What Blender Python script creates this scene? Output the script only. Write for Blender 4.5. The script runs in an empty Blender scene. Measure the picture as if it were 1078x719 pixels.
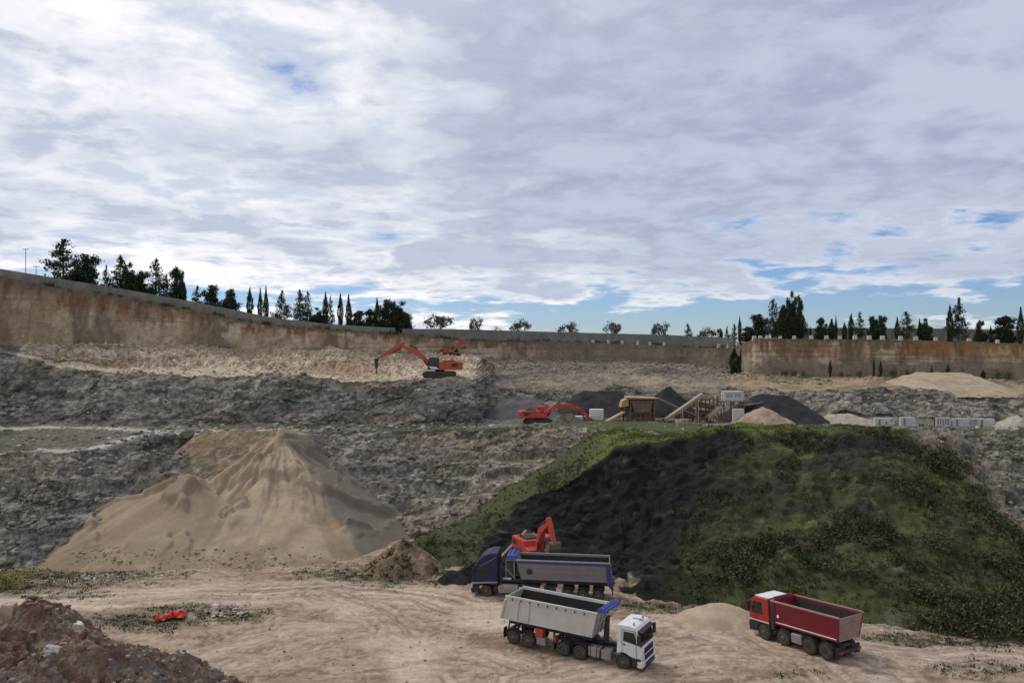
import bpy, bmesh, math, random
import numpy as np
from mathutils import Vector, Matrix
R = math.radians
rng = np.random.default_rng(7)
random.seed(7)
SC = bpy.context.scene
COL = SC.collection

# ------------------------------------------------------------------ camera, sky, sun, exposure
K = 1.075                      # metres per layout unit
CAMZ = 20 * K                  # eye height above the quarry floor
F = 808.0                      # focal length in pixels of a 1078 wide frame
HOR = 366.0                    # horizon row
cam = bpy.data.cameras.new('camera')
cam.lens = 36 * F / 1078
cam.sensor_width = 36
cam.shift_y = (HOR - 359.5) / 1078
cam.clip_end = 8000
camo = bpy.data.objects.new('camera', cam)
camo.location = (0, 0, CAMZ)
camo.rotation_euler = (R(90), 0, 0)
COL.objects.link(camo)
SC.camera = camo

SUN_EL, SUN_AZ = R(52), R(-50)   # azimuth measured from +Y towards +X
sunl = bpy.data.lights.new('sun', 'SUN')
sunl.energy = 1.5
sunl.angle = R(14)
sunl.color = (1.0, 0.95, 0.87)
suno = bpy.data.objects.new('sun', sunl)
sd = Vector((math.sin(SUN_AZ) * math.cos(SUN_EL), math.cos(SUN_AZ) * math.cos(SUN_EL), math.sin(SUN_EL)))
suno.rotation_euler = sd.to_track_quat('Z', 'Y').to_euler()
COL.objects.link(suno)

W = bpy.data.worlds.new('World')
SC.world = W
W.use_nodes = True
nt = W.node_tree
nt.nodes.clear()
def wn(t, **kw):
    n = nt.nodes.new(t)
    for k, v in kw.items(): setattr(n, k, v)
    return n
def wl(a, b): nt.links.new(a, b)
def wmath(op, a, b=None, c=None, clamp=False):
    n = wn('ShaderNodeMath', operation=op, use_clamp=clamp)
    for i, v in enumerate((a, b, c)):
        if v is None: continue
        if isinstance(v, (int, float)): n.inputs[i].default_value = v
        else: wl(v, n.inputs[i])
    return n.outputs[0]
def wnoise(vec, scale, detail, rough, dist=0.0, off=(0, 0, 0)):
    m = wn('ShaderNodeMapping'); m.inputs['Location'].default_value = off
    wl(vec, m.inputs['Vector'])
    n = wn('ShaderNodeTexNoise')
    n.inputs['Scale'].default_value = scale; n.inputs['Detail'].default_value = detail
    n.inputs['Roughness'].default_value = rough; n.inputs['Distortion'].default_value = dist
    wl(m.outputs[0], n.inputs['Vector'])
    return n.outputs['Fac']
def wramp(v, lo, hi):
    n = wn('ShaderNodeMapRange', interpolation_type='SMOOTHSTEP')
    n.inputs['From Min'].default_value = lo; n.inputs['From Max'].default_value = hi
    wl(v, n.inputs['Value'])
    return n.outputs[0]
def wmix(fac, a, b):
    n = wn('ShaderNodeMix', data_type='RGBA')
    wl(fac, n.inputs['Factor']) if not isinstance(fac, float) else None
    for s, v in (('A', a), ('B', b)):
        sock = [i for i in n.inputs if i.name == s and i.type == 'RGBA'][0]
        if isinstance(v, tuple): sock.default_value = (*v, 1)
        else: wl(v, sock)
    return [o for o in n.outputs if o.type == 'RGBA'][0]
sky = wn('ShaderNodeTexSky', sky_type='NISHITA', sun_disc=False)
sky.sun_elevation = SUN_EL; sky.sun_rotation = SUN_AZ
sky.air_density = 1.0; sky.dust_density = 0.1; sky.ozone_density = 3.0
tc = wn('ShaderNodeTexCoord')
sep = wn('ShaderNodeSeparateXYZ'); wl(tc.outputs['Generated'], sep.inputs[0])
zz = wmath('MAXIMUM', sep.outputs[2], 0.0)
inv = wmath('DIVIDE', 1.0, wmath('ADD', zz, 0.13))
uu = wmath('MULTIPLY', wmath('MULTIPLY', sep.outputs[0], -1.0), inv)
vv = wmath('MULTIPLY', sep.outputs[1], inv)
cmb = wn('ShaderNodeCombineXYZ'); wl(uu, cmb.inputs[0]); wl(vv, cmb.inputs[1])
pv = cmb.outputs[0]
big = wnoise(pv, 0.42, 3, 0.5, 0.3, (5.3, 8.1, 0))
fine = wnoise(pv, 1.45, 10, 0.60, 0.2, (7.7, 3.1, 0))
wisp = wnoise(pv, 4.2, 7, 0.60, 0.25, (1.2, 9.4, 0))
dens = wmath('ADD', wmath('ADD', wmath('MULTIPLY', big, 0.40), wmath('MULTIPLY', fine, 0.42)), wmath('MULTIPLY', wisp, 0.18))
el = wramp(zz, 0.02, 0.11)
el2 = wramp(zz, 0.10, 0.34)
side = wramp(sep.outputs[0], -0.35, 0.40)
# the cloud deck opens towards the horizon, most on the right
thin = wmath('MULTIPLY', wmath('SUBTRACT', 1.0, el), wmath('ADD', 0.045, wmath('MULTIPLY', side, 0.13)))
dens2 = wmath('SUBTRACT', wmath('ADD', dens, wmath('MULTIPLY', el2, 0.05)), thin)
cover = wramp(dens2, 0.405, 0.48)
# nearer the sun the deck is thinner and brighter
sunny = wmath('SUBTRACT', 1.0, wramp(sep.outputs[0], -0.40, 0.30))
thick = wramp(wmath('SUBTRACT', wmath('ADD', dens2, wmath('MULTIPLY', side, 0.04)), wmath('MULTIPLY', sunny, 0.06)), 0.468, 0.535)
tex = wramp(wmath('ADD', wmath('MULTIPLY', fine, 0.5), wmath('MULTIPLY', wisp, 0.5)), 0.40, 0.58)
lit = wmix(tex, (0.58, 0.63, 0.75), (0.97, 0.97, 0.98))
dark = wmix(tex, (0.36, 0.405, 0.54), (0.50, 0.545, 0.68))
ccol = wmix(thick, lit, dark)
tint = wn('ShaderNodeMix', data_type='RGBA', blend_type='MULTIPLY')
tint.inputs['Factor'].default_value = 1.0
wl(sky.outputs[0], tint.inputs[6]); tint.inputs[7].default_value = (0.66, 0.80, 1.10, 1)
bg1 = wn('ShaderNodeBackground'); bg1.inputs['Strength'].default_value = 0.085
wl(tint.outputs[2], bg1.inputs['Color'])
bg2 = wn('ShaderNodeBackground'); bg2.inputs['Strength'].default_value = 1.0
wl(ccol, bg2.inputs['Color'])
ms = wn('ShaderNodeMixShader'); wl(cover, ms.inputs[0]); wl(bg1.outputs[0], ms.inputs[1]); wl(bg2.outputs[0], ms.inputs[2])
wo = wn('ShaderNodeOutputWorld'); wl(ms.outputs[0], wo.inputs['Surface'])

SC.view_settings.view_transform = 'Standard'
SC.view_settings.look = 'None'
SC.view_settings.exposure = 0.1
SC.view_settings.gamma = 1.0
SC.cycles.max_bounces = 5
SC.cycles.use_denoising = True

# ------------------------------------------------------------------ helpers
def P(px, py, Y):
    """photo pixel + distance (layout units) -> world point"""
    Yw = Y * K
    return Vector(((px - 539) / F * Yw, Yw, CAMZ - (py - HOR) / F * Yw))
def floorY(py): return 20 * F / (py - HOR)        # layout units
def FP(px, py): return P(px, py, floorY(py))

M1, M2, M3 = np.uint32(374761393), np.uint32(668265263), np.uint32(2246822519)
def h3(ix, iy, iz, seed=0):
    with np.errstate(over='ignore'):
        h = ix.astype(np.int64).astype(np.uint32) * M1 + iy.astype(np.int64).astype(np.uint32) * M2 + iz.astype(np.int64).astype(np.uint32) * M3 + np.uint32((seed * 2654435761) & 0xffffffff)
        h = (h ^ (h >> np.uint32(13))) * np.uint32(1274126177)
        h = (h ^ (h >> np.uint32(16))) * np.uint32(2246822519)
        h = h ^ (h >> np.uint32(15))
    return h.astype(np.float64) / 4294967296.0
def vnoise(x, y, z, seed=0):
    x, y, z = np.broadcast_arrays(np.asarray(x, float), np.asarray(y, float), np.asarray(z, float))
    ix, iy, iz = np.floor(x), np.floor(y), np.floor(z)
    fx, fy, fz = x - ix, y - iy, z - iz
    fx, fy, fz = [t * t * t * (t * (t * 6 - 15) + 10) for t in (fx, fy, fz)]
    r = 0
    for a in (0, 1):
        for b in (0, 1):
            for c in (0, 1):
                w = (fx if a else 1 - fx) * (fy if b else 1 - fy) * (fz if c else 1 - fz)
                r = r + w * h3(ix + a, iy + b, iz + c, seed)
    return r
def fbm(x, y, z=0.0, oct=4, gain=0.5, seed=0):
    s, a, n = 0, 1.0, 0
    for i in range(oct):
        f = 2.03 ** i
        s = s + a * vnoise(np.asarray(x) * f + 17.3 * i, np.asarray(y) * f + 5.1 * i, np.asarray(z) * f + 3.7 * i, seed + i)
        n += a; a *= gain
    return s / n
def worley(x, y, z, seed=0):
    ix, iy, iz = np.floor(x), np.floor(y), np.floor(z)
    best = np.full(x.shape, 9.0); sec = np.full(x.shape, 9.0); cid = np.zeros(x.shape)
    for a in (-1, 0, 1):
        for b in (-1, 0, 1):
            for c in (-1, 0, 1):
                jx, jy, jz = ix + a, iy + b, iz + c
                d = (jx + h3(jx, jy, jz, seed) - x) ** 2 + (jy + h3(jx, jy, jz, seed + 1) - y) ** 2 + (jz + h3(jx, jy, jz, seed + 2) - z) ** 2
                m = d < best
                sec = np.where(m, best, np.minimum(sec, d))
                cid = np.where(m, h3(jx, jy, jz, seed + 3), cid)
                best = np.where(m, d, best)
    return np.sqrt(best), np.sqrt(sec), cid
def sst(a, b, x):
    t = np.clip((np.asarray(x, float) - a) / (b - a), 0, 1)
    return t * t * (3 - 2 * t)
def lerp(a, b, t): return a + (b - a) * t
def mixc(c, col, w):
    w = np.clip(w, 0, 1)[..., None]
    return c * (1 - w) + np.array(col, float) * w

def tag(o, label=None, cat=None, group=None, kind=None):
    if label: o['label'] = label
    if cat: o['category'] = cat
    if group: o['group'] = group
    if kind: o['kind'] = kind
    return o
def empty(name, loc, rot=(0, 0, 0), scale=None):
    o = bpy.data.objects.new(name, None)
    o.empty_display_size = 0.3
    o.location = loc
    o.rotation_euler = rot if not isinstance(rot, (int, float)) else (0, 0, rot)
    if scale: o.scale = (scale,) * 3
    COL.objects.link(o)
    return o
def link_mesh(name, me, parent=None):
    o = bpy.data.objects.new(name, me)
    COL.objects.link(o)
    if parent: o.parent = parent
    return o
def np_mesh(name, v, f, mat=None, col=None, smooth=True):
    """v (n,3), f (m,k) index arrays -> mesh data"""
    me = bpy.data.meshes.new(name)
    v = np.asarray(v, np.float32); f = np.asarray(f, np.int32)
    me.vertices.add(len(v)); me.vertices.foreach_set('co', v.ravel())
    k = f.shape[1]
    me.loops.add(f.size); me.loops.foreach_set('vertex_index', f.ravel())
    me.polygons.add(len(f)); me.polygons.foreach_set('loop_start', np.arange(0, f.size, k, dtype=np.int32))
    me.update(calc_edges=True)
    me.polygons.foreach_set('use_smooth', np.full(len(f), smooth))
    if col is not None:
        c4 = np.ones((len(v), 4), np.float32); c4[:, :3] = np.clip(col, 0.004, 0.9)
        a = me.color_attributes.new('Col', 'FLOAT_COLOR', 'POINT')
        a.data.foreach_set('color', c4.ravel())
    if mat: me.materials.append(mat)
    me.validate()
    return me

def new_mat(name):
    m = bpy.data.materials.new(name); m.use_nodes = True
    n = m.node_tree
    return m, n, n.nodes['Principled BSDF']
def _noise(n, scale, detail=4, rough=0.55, coord='Position', vscale=None):
    if coord == 'Position':
        g = n.nodes.new('ShaderNodeNewGeometry'); out = g.outputs['Position']
    else:
        g = n.nodes.new('ShaderNodeTexCoord'); out = g.outputs['Object']
    if vscale:
        mp = n.nodes.new('ShaderNodeMapping'); mp.inputs['Scale'].default_value = vscale
        n.links.new(out, mp.inputs['Vector']); out = mp.outputs[0]
    t = n.nodes.new('ShaderNodeTexNoise')
    t.inputs['Scale'].default_value = scale; t.inputs['Detail'].default_value = detail; t.inputs['Roughness'].default_value = rough
    n.links.new(out, t.inputs['Vector'])
    return t.outputs['Fac']
def _range(n, v, lo, hi, a, b):
    r = n.nodes.new('ShaderNodeMapRange')
    for k_, x in zip(('From Min', 'From Max', 'To Min', 'To Max'), (lo, hi, a, b)): r.inputs[k_].default_value = x
    n.links.new(v, r.inputs['Value'])
    return r.outputs[0]
def ground_mat(name, var=0.35, scale=1.6, bump=0.5, bscale=2.2, bdist=0.25, rough=0.95, vscale=None, vor=0.0, spec=0.15):
    """colour from the surface's own mineral colours (attribute) times fine grain"""
    m, n, p = new_mat(name)
    at = n.nodes.new('ShaderNodeAttribute'); at.attribute_name = 'Col'
    n1 = _noise(n, scale, 8, 0.7, vscale=vscale)
    n2 = _noise(n, scale * 4.1, 8, 0.75)
    f1 = _range(n, n1, 0.25, 0.75, 1 - var, 1 + var)
    f2 = _range(n, n2, 0.30, 0.70, 1 - var * 0.9, 1 + var * 0.9)
    mu = n.nodes.new('ShaderNodeMath'); mu.operation = 'MULTIPLY'
    n.links.new(f1, mu.inputs[0]); n.links.new(f2, mu.inputs[1])
    vm = n.nodes.new('ShaderNodeVectorMath'); vm.operation = 'SCALE'
    n.links.new(at.outputs['Color'], vm.inputs[0]); n.links.new(mu.outputs[0], vm.inputs['Scale'])
    n.links.new(vm.outputs[0], p.inputs['Base Color'])
    p.inputs['Roughness'].default_value = rough
    p.inputs['Specular IOR Level'].default_value = spec
    h = _noise(n, bscale, 8, 0.72)
    if vor:
        g = n.nodes.new('ShaderNodeNewGeometry')
        v = n.nodes.new('ShaderNodeTexVoronoi'); v.inputs['Scale'].default_value = vor
        n.links.new(g.outputs['Position'], v.inputs['Vector'])
        ad = n.nodes.new('ShaderNodeMath'); ad.operation = 'MULTIPLY_ADD'
        n.links.new(v.outputs['Distance'], ad.inputs[0]); ad.inputs[1].default_value = 0.6
        n.links.new(h, ad.inputs[2]); h = ad.outputs[0]
    b = n.nodes.new('ShaderNodeBump'); b.inputs['Strength'].default_value = bump; b.inputs['Distance'].default_value = bdist
    n.links.new(h, b.inputs['Height']); n.links.new(b.outputs[0], p.inputs['Normal'])
    return m
def paint_mat(name, col, rough=0.45, metal=0.0, dirt=0.35, dirtcol=(0.22, 0.17, 0.12), dscale=1.3, spec=0.5):
    """painted or bare sheet metal with dust"""
    m, n, p = new_mat(name)
    a = _noise(n, dscale, 6, 0.65, 'Object')
    a2 = _noise(n, dscale * 6, 3, 0.6, 'Object', (1, 1, 0.35))
    ad = n.nodes.new('ShaderNodeMath'); ad.operation = 'MULTIPLY_ADD'
    n.links.new(a2, ad.inputs[0]); ad.inputs[1].default_value = 0.45; n.links.new(a, ad.inputs[2])
    f = _range(n, ad.outputs[0], 0.52, 0.95, 0.04, 1.0)
    mm = n.nodes.new('ShaderNodeMath'); mm.operation = 'MULTIPLY'; n.links.new(f, mm.inputs[0]); mm.inputs[1].default_value = dirt
    mm.use_clamp = True
    mx = n.nodes.new('ShaderNodeMix'); mx.data_type = 'RGBA'
    n.links.new(mm.outputs[0], mx.inputs['Factor'])
    mx.inputs[6].default_value = (*col, 1); mx.inputs[7].default_value = (*dirtcol, 1)
    n.links.new(mx.outputs[2], p.inputs['Base Color'])
    n.links.new(_range(n, a, 0.3, 0.7, rough, min(1, rough + 0.3)), p.inputs['Roughness'])
    p.inputs['Metallic'].default_value = metal
    p.inputs['Specular IOR Level'].default_value = spec
    return m

class MB:
    """collects boxes, plates, bars, cylinders; build() links them as one mesh object"""
    def __init__(s): s.v = []; s.f = []; s.flat = True
    def hexa(s, p):
        """8 corners: bottom ring 0-3, top ring 4-7"""
        i = len(s.v); s.v += [tuple(q) for q in p]
        s.f += [(i, i+3, i+2, i+1), (i+4, i+5, i+6, i+7), (i, i+1, i+5, i+4), (i+1, i+2, i+6, i+5), (i+2, i+3, i+7, i+6), (i+3, i, i+4, i+7)]
        return s
    def box(s, x0, x1, y0, y1, z0, z1):
        return s.hexa([(x0,y0,z0),(x1,y0,z0),(x1,y1,z0),(x0,y1,z0),(x0,y0,z1),(x1,y0,z1),(x1,y1,z1),(x0,y1,z1)])
    def prism(s, prof, y0, y1, y0b=None, y1b=None):
        """profile in xz extruded along y"""
        i = len(s.v); n = len(prof)
        s.v += [(x, y0, z) for x, z in prof] + [(x, y1, z) for x, z in prof]
        s.f.append(tuple(range(i, i+n))); s.f.append(tuple(range(i+2*n-1, i+n-1, -1)))
        for k in range(n):
            j = (k+1) % n
            s.f.append((i+j, i+k, i+n+k, i+n+j))
        return s
    def bar(s, a, b, w, h=None, up=(0, 0, 1)):
        a, b = Vector(a), Vector(b); h = h or w
        d = (b - a).normalized(); u = Vector(up)
        if abs(d.dot(u)) > 0.97: u = Vector((1, 0, 0))
        r = d.cross(u).normalized() * w / 2; t = r.cross(d).normalized() * h / 2
        return s.hexa([a-r-t, a+r-t, b+r-t, b-r-t, a-r+t, a+r+t, b+r+t, b-r+t])
    def tube(s, a, b, r, seg=10, r2=None):
        a, b = Vector(a), Vector(b); r2 = r if r2 is None else r2
        d = (b - a).normalized(); u = Vector((0, 0, 1)) if abs(d.z) < 0.9 else Vector((1, 0, 0))
        e = d.cross(u).normalized(); g = d.cross(e).normalized()
        i = len(s.v)
        for c, q in ((a, r), (b, r2)):
            for k in range(seg):
                t = 2*math.pi*k/seg
                s.v.append(tuple(c + (e*math.cos(t) + g*math.sin(t))*q))
        for k in range(seg):
            j = (k+1) % seg
            s.f.append((i+k, i+j, i+seg+j, i+seg+k))
        s.f.append(tuple(range(i+seg-1, i-1, -1))); s.f.append(tuple(range(i+seg, i+2*seg)))
        return s
    def lathe_y(s, c, prof, seg=28):
        """rings (radius, y) about an axis along y through c, closed at both ends"""
        i = len(s.v); n = len(prof)
        for r, y in prof:
            for k in range(seg):
                t = 2*math.pi*k/seg
                s.v.append((c[0]+r*math.cos(t), c[1]+y, c[2]+r*math.sin(t)))
        for a in range(n-1):
            for k in range(seg):
                j = (k+1) % seg
                s.f.append((i+a*seg+k, i+a*seg+j, i+(a+1)*seg+j, i+(a+1)*seg+k))
        s.f.append(tuple(range(i, i+seg))); s.f.append(tuple(range(i+n*seg-1, i+(n-1)*seg-1, -1)))
        return s
    def build(s, name, mat, parent=None, bevel=0.0, smooth=False, seg=2):
        me = bpy.data.meshes.new(name)
        me.from_pydata(s.v, [], s.f)
        bm = bmesh.new(); bm.from_mesh(me); bmesh.ops.recalc_face_normals(bm, faces=bm.faces); bm.to_mesh(me); bm.free()
        if mat: me.materials.append(mat)
        o = link_mesh(name, me, parent)
        if smooth:
            me.polygons.foreach_set('use_smooth', [len(p.vertices) == 4 for p in me.polygons])
        if bevel:
            b = o.modifiers.new('bevel', 'BEVEL'); b.width = bevel; b.segments = seg; b.limit_method = 'ANGLE'; b.angle_limit = R(35)
        return o
# ------------------------------------------------------------------ quarry terrain
ST = np.array([-160, 0, 20, 60, 130, 200, 290, 400, 500, 520, 560, 640, 720, 770, 795, 900, 1000, 1078, 1240], float)
def line(*pairs):
    a = np.array(pairs, float)
    return a[:, 0], a[:, 1]
LA_py = np.array([600, 597, 597, 592, 580, 575, 570, 565, 565, 566, 566, 566, 570, 572, 575, 580, 590, 600, 605], float)
LA = (LA_py, 20 * F / (LA_py - HOR))
LC = line((482,80),(482,80),(480,80),(478,81),(468,86),(457,92),(452,97),(451,99),(450,100),(450,100),(450,99),(452,95),(453,94),(453,93),(453,92),(455,91),(457,90),(458,90),(460,90))
LD = line((447,100),(447,101),(447,102),(447,103),(447,103),(447,104),(446,104),(446,105),(446,106),(432,138),(430,142),(430,142),(430,140),(433,132),(437,125),(442,118),(444,117),(446,115),(448,113))
LE = line((368,107),(370,107),(374,108),(386,109),(391,110),(393,110),(395,110),(398,110),(399,112),(405,145),(409,149),(412,150),(412,150),(412,148),(412,132),(413,126),(414,125),(416,124),(418,122))
LE2 = line((366,109),(368,110),(373,113),(384,116),(388,118),(389,118),(391,119),(394,119),(391,130),(388,158),(390,162),(394,168),(395,168),(397,165),(404,146),(404,142),(405,140),(407,139),(408,136))
LF = line((364,112),(366,116),(366,117),(366,120),(366,126),(367,132),(368,141),(372,154),(376,170),(377,173),(379,180),(380,188),(383,190),(388,184),(396,163),(396,160),(398,158),(399,156),(400,150))
LG = line((270,113),(292,118),(295,119),(302,122),(314,128),(326,134),(343,143),(350,156),(358,172),(358,175),(359,182),(361,190),(364,192),(366,186),(357,165),(357,162),(359,160),(362,158),(366,152))
def lz(L): return 20 - (L[0] - HOR) / F * L[1]
LINES = [(LA[1], np.zeros_like(ST))] + [(L[1], lz(L)) for L in (LC, LD, LE, LE2, LF, LG)]
LINES.append((LINES[-1][0] + 30, LINES[-1][1] + 0.3))
LINES.append((np.full_like(ST, 600.), np.full_like(ST, 21.)))
LINES.append((np.full_like(ST, 3500.), np.full_like(ST, 12.)))

def at_px(px):
    return [(np.interp(px, ST, Y), np.interp(px, ST, z)) for Y, z in LINES]
def ground(px, Y):
    """undisplaced terrain height (layout units) at column px and distance Y"""
    L = at_px(px)
    ys = [20.] + [float(a) for a, b in L]; zs = [0.] + [float(b) for a, b in L]
    return float(np.interp(Y, ys, zs))
def G(px, Y, dz=0.0):
    Yw = Y * K
    return Vector(((px - 539) / F * Yw, Yw, ground(px, Y) * K + dz))

PXC = np.concatenate([np.arange(-160, -20, 6.), np.arange(-20, 1100, 1.9), np.arange(1100, 1241, 6.)])
def floor_bump(X, Y):
    """metres: the floor rises towards the viewer under the red truck"""
    s = (X - 18.65) * 0.498 - (Y - 56.66) * 0.866
    t = (X - 18.65) * 0.866 + (Y - 56.66) * 0.498
    z = 0.077 * np.clip(s, 0, 7) * np.exp(-(np.maximum(np.abs(t) - 3, 0) / 5) ** 2) * np.exp(-(np.maximum(s - 7, 0) / 4) ** 2)
    return z
rows = []          # (segment index, t)
near = np.concatenate([np.linspace(4, 33, 18), 34.0 + np.linspace(0, 1, 185)[:-1] ** 1.1 * 36])
SEGN = [130, 36, 74, 16, 48, 54, 10, 10, 8]
Lp = at_px(PXC)
Ys, Zs, seg, tt = [], [], [], []
A0 = Lp[0][0]
for y in near:                      # quarry floor
    t = (y - 4) / 66.0
    Yr = 4 + (A0 - 4) * t
    slope = np.maximum(0, 18.3 - 0.95 * Yr)
    Ys.append(Yr); Zs.append(slope); seg.append(0); tt.append(t)
for k, n in enumerate(SEGN):
    (Y0, z0), (Y1, z1) = Lp[k], Lp[k + 1]
    for i in range(n):
        t = i / n
        q = t
        if k == 0: q = t ** 0.85
        if k == 2: q = t ** 0.8
        if k == 4: q = t ** 0.9
        Ys.append(Y0 + (Y1 - Y0) * t); Zs.append(z0 + (z1 - z0) * q); seg.append(k + 1); tt.append(t)
Ys.append(Lp[-1][0]); Zs.append(Lp[-1][1]); seg.append(len(SEGN)); tt.append(1.0)
Ys = np.array(Ys) * K; Zs = np.array(Zs) * K; seg = np.array(seg); tt = np.array(tt)
NR, NC = Ys.shape
PX = np.broadcast_to(PXC, (NR, NC))
Xs = (PX - 539) / F * Ys
PY = HOR + (CAMZ - Zs) / Ys * F
Zs = Zs + np.where(seg[:, None] == 0, floor_bump(Xs, Ys), 0)
P0 = np.stack([Xs, Ys, Zs], -1)
# displacement weights per row
def segw(vals):
    """weight per segment index, smoothly blended across the boundaries"""
    base = np.array([vals[s] for s in seg], float)
    k = np.ones(5) / 5
    return np.convolve(np.pad(base, 2, mode='edge'), k, 'valid')
wrock = segw([0.0, 1.0, 0.18, 1.0, 0.25, 0.55, 0.13, 0.2, 0, 0])[:, None]
wrub = segw([0, 0, .2, 0, .3, 1, 0, 0, 0, 0])[:, None] * np.where(PX < 520, 1, 0.35)
du = np.gradient(P0, axis=1); dv = np.gradient(P0, axis=0)
N0 = np.cross(du, dv); N0 /= np.linalg.norm(N0, axis=-1, keepdims=True) + 1e-9
x, y, z = P0[..., 0], P0[..., 1], P0[..., 2]
warp = (fbm(x * .25, y * .25, z * .25, 3, seed=5) - .5) * 2.0
w1, s1, c1 = worley(x * .42 + warp, y * .42, z * .75 + warp * .5, 11)
w2, s2, c2 = worley(x * 1.05 + warp, y * 1.05, z * 1.7, 23)
w3, s3, c3 = worley(x * 2.3, y * 2.3 + warp, z * 2.9, 37)
lump = fbm(x * .085, y * .085, z * .085, 3, seed=3) - .5
mid = fbm(x * .5, y * .5, z * .5, 4, seed=9) - .5
disp = wrock * (lump * 4.6 + (c1 - .5) * .6 + (c2 - .5) * 0.26 + (c3 - .5) * 0.16 + mid * 1.3)
disp += wrub * ((c2 - .5) * 0.25 + (c3 - .5) * .22 + lump * 2.6 + mid * .8)
# ledges: terracing of the lower and upper rock face
terr = np.where((seg[:, None] == 1) | (seg[:, None] == 3), 1.0, 0.0)
P1 = P0 + N0 * disp[..., None]
zz_ = P1[..., 2] + warp * .8
step = 1.7
fr = zz_ / step - np.floor(zz_ / step)
P1[..., 2] += terr * np.sin(np.pi * np.clip(tt[:, None], 0, 1)) * (sst(.3, .7, fr) - fr) * step * 0.4
# floor: shallow ruts along the haul tracks, small unevenness
def polydist(X, Y, pts):
    best = np.full(X.shape, 1e9)
    side_ = np.zeros(X.shape)
    for (ax, ay), (bx, by) in zip(pts[:-1], pts[1:]):
        dx, dy = bx - ax, by - ay
        t = np.clip(((X - ax) * dx + (Y - ay) * dy) / (dx * dx + dy * dy), 0, 1)
        d = np.hypot(X - ax - t * dx, Y - ay - t * dy)
        sg = np.sign((X - ax) * dy - (Y - ay) * dx)
        m = d < best
        best = np.where(m, d, best); side_ = np.where(m, sg, side_)
    return best * side_
def smoothpts(pts, n=10):
    w = [FP(*p) for p in pts]
    out = []
    for i in range(len(w) - 1):
        p0, p1, p2, p3 = w[max(i-1, 0)], w[i], w[i+1], w[min(i+2, len(w)-1)]
        for k in range(n):
            t = k / n
            q = 0.5 * ((2*p1) + (p2-p0)*t + (2*p0-5*p1+4*p2-p3)*t*t + (3*p1-p0-3*p2+p3)*t**3)
            out.append((q.x, q.y))
    out.append((w[-1].x, w[-1].y))
    return out
TRK = [
    (smoothpts([(250, 700), (330, 676), (420, 660), (520, 655)]), 1.2, .5),
    (smoothpts([(560, 700), (520, 690), (440, 668), (380, 640), (350, 626)]), 1.3, .7),
    (smoothpts([(-120, 634), (60, 631), (200, 627), (330, 622), (440, 628), (520, 650), (640, 668)]), 3.2, 1.0),
    (smoothpts([(330, 623), (380, 640), (420, 672), (450, 719), (470, 790)]), 2.2, 0.9),
    (smoothpts([(560, 720), (650, 705), (740, 690), (820, 694), (930, 719)]), 2.4, 0.7),
    (smoothpts([(700, 648), (760, 658), (800, 672), (850, 698), (880, 740)]), 1.6, 0.8),
    (smoothpts([(905, 688), (960, 692), (1040, 690), (1120, 700)]), 2.0, 0.7),
    (smoothpts([(40, 719), (200, 690), (360, 660), (480, 645), (560, 640)]), 1.7, 0.55),
    (smoothpts([(690, 655), (740, 668), (790, 682), (840, 705), (860, 730)]), 1.3, 0.6),
]
fl = (seg == 0)
fx, fy = P0[fl][..., 0], P0[fl][..., 1]
fnear = np.ones(fx.shape)
rutd = np.zeros(fx.shape); trackw = np.zeros(fx.shape); rutw = np.zeros(fx.shape)
wob = (fbm(fx * .3, fy * .3, 0, 3, seed=77) - .5) * 1.6
for pts, half, st in TRK:
    d = polydist(fx, fy, pts) + wob
    ad = np.abs(d)
    trackw = np.maximum(trackw, st * sst(half + .7, half * .5, ad))
    brk = sst(.2, .45, vnoise(fx * .13, fy * .13, 0, 55))
    for off in (-1.0, 1.0, -0.6, 1.55, -1.9, .35):
        r = np.exp(-((d - off) / .17) ** 2) * brk * (1 if abs(off) == 1 else .7)
        rutd += r * .09 * st; rutw = np.maximum(rutw, r * st)
fz = P1[fl]
fz[..., 2] += (fbm(fx * .18, fy * .18, 0, 4, seed=61) - .5) * .55 * sst(40, 46, fy) - rutd + (fbm(fx * 1.3, fy * 1.3, 0, 3, seed=62) - .5) * .16 + (fbm(fx * .7, fy * 3.4, 0, 3, seed=63) - .5) * .13 * (1 - .8 * trackw)
P1[fl] = fz

# mineral colours
x, y, z = P1[..., 0], P1[..., 1], P1[..., 2]
n_big = fbm(x * .07, y * .07, z * .12, 4, seed=101)
n_mid = fbm(x * .35, y * .35, z * .5, 4, seed=111)
n_fin = fbm(x * 1.4, y * 1.4, z * 2.0, 3, seed=121)
n_str = fbm(x * .06, y * .06, z * 1.1 + warp * .4, 4, seed=131)           # strata
n_ver = fbm(x * .55, y * .12, z * .05, 4, seed=141)                         # run-off streaks
C = np.zeros(P1.shape)
C[:] = (0.325, 0.285, 0.228)
C = mixc(C, (0.165, 0.145, 0.118), sst(.50, .66, n_mid) * .75)
C = mixc(C, (0.30, 0.275, 0.235), sst(.55, .75, n_str) * .7)
C = mixc(C, (0.28, 0.215, 0.15), sst(.52, .66, n_big) * .6)
C = mixc(C, (0.11, 0.10, 0.088), sst(.56, .60, fbm(x * .3, y * .3, z * 3.2 + warp, 3, seed=133)) * .6)
C = mixc(C, (0.33, 0.30, 0.255), sst(.60, .66, fbm(x * .9, y * .9, z * 2.4, 4, seed=134)) * .6)
C = C * (0.78 + .44 * c2[..., None]) * (0.70 + .6 * n_fin[..., None])
C = mixc(C, (0.07, 0.085, 0.035), sst(.56, .68, fbm(x * .12, y * .12, z * .2, 4, seed=151)) * sst(.42, .6, n_fin) * .75)
s_ = seg[:, None] * np.ones(NC)[None]
PXb = PX + (n_mid - .5) * 14
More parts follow.
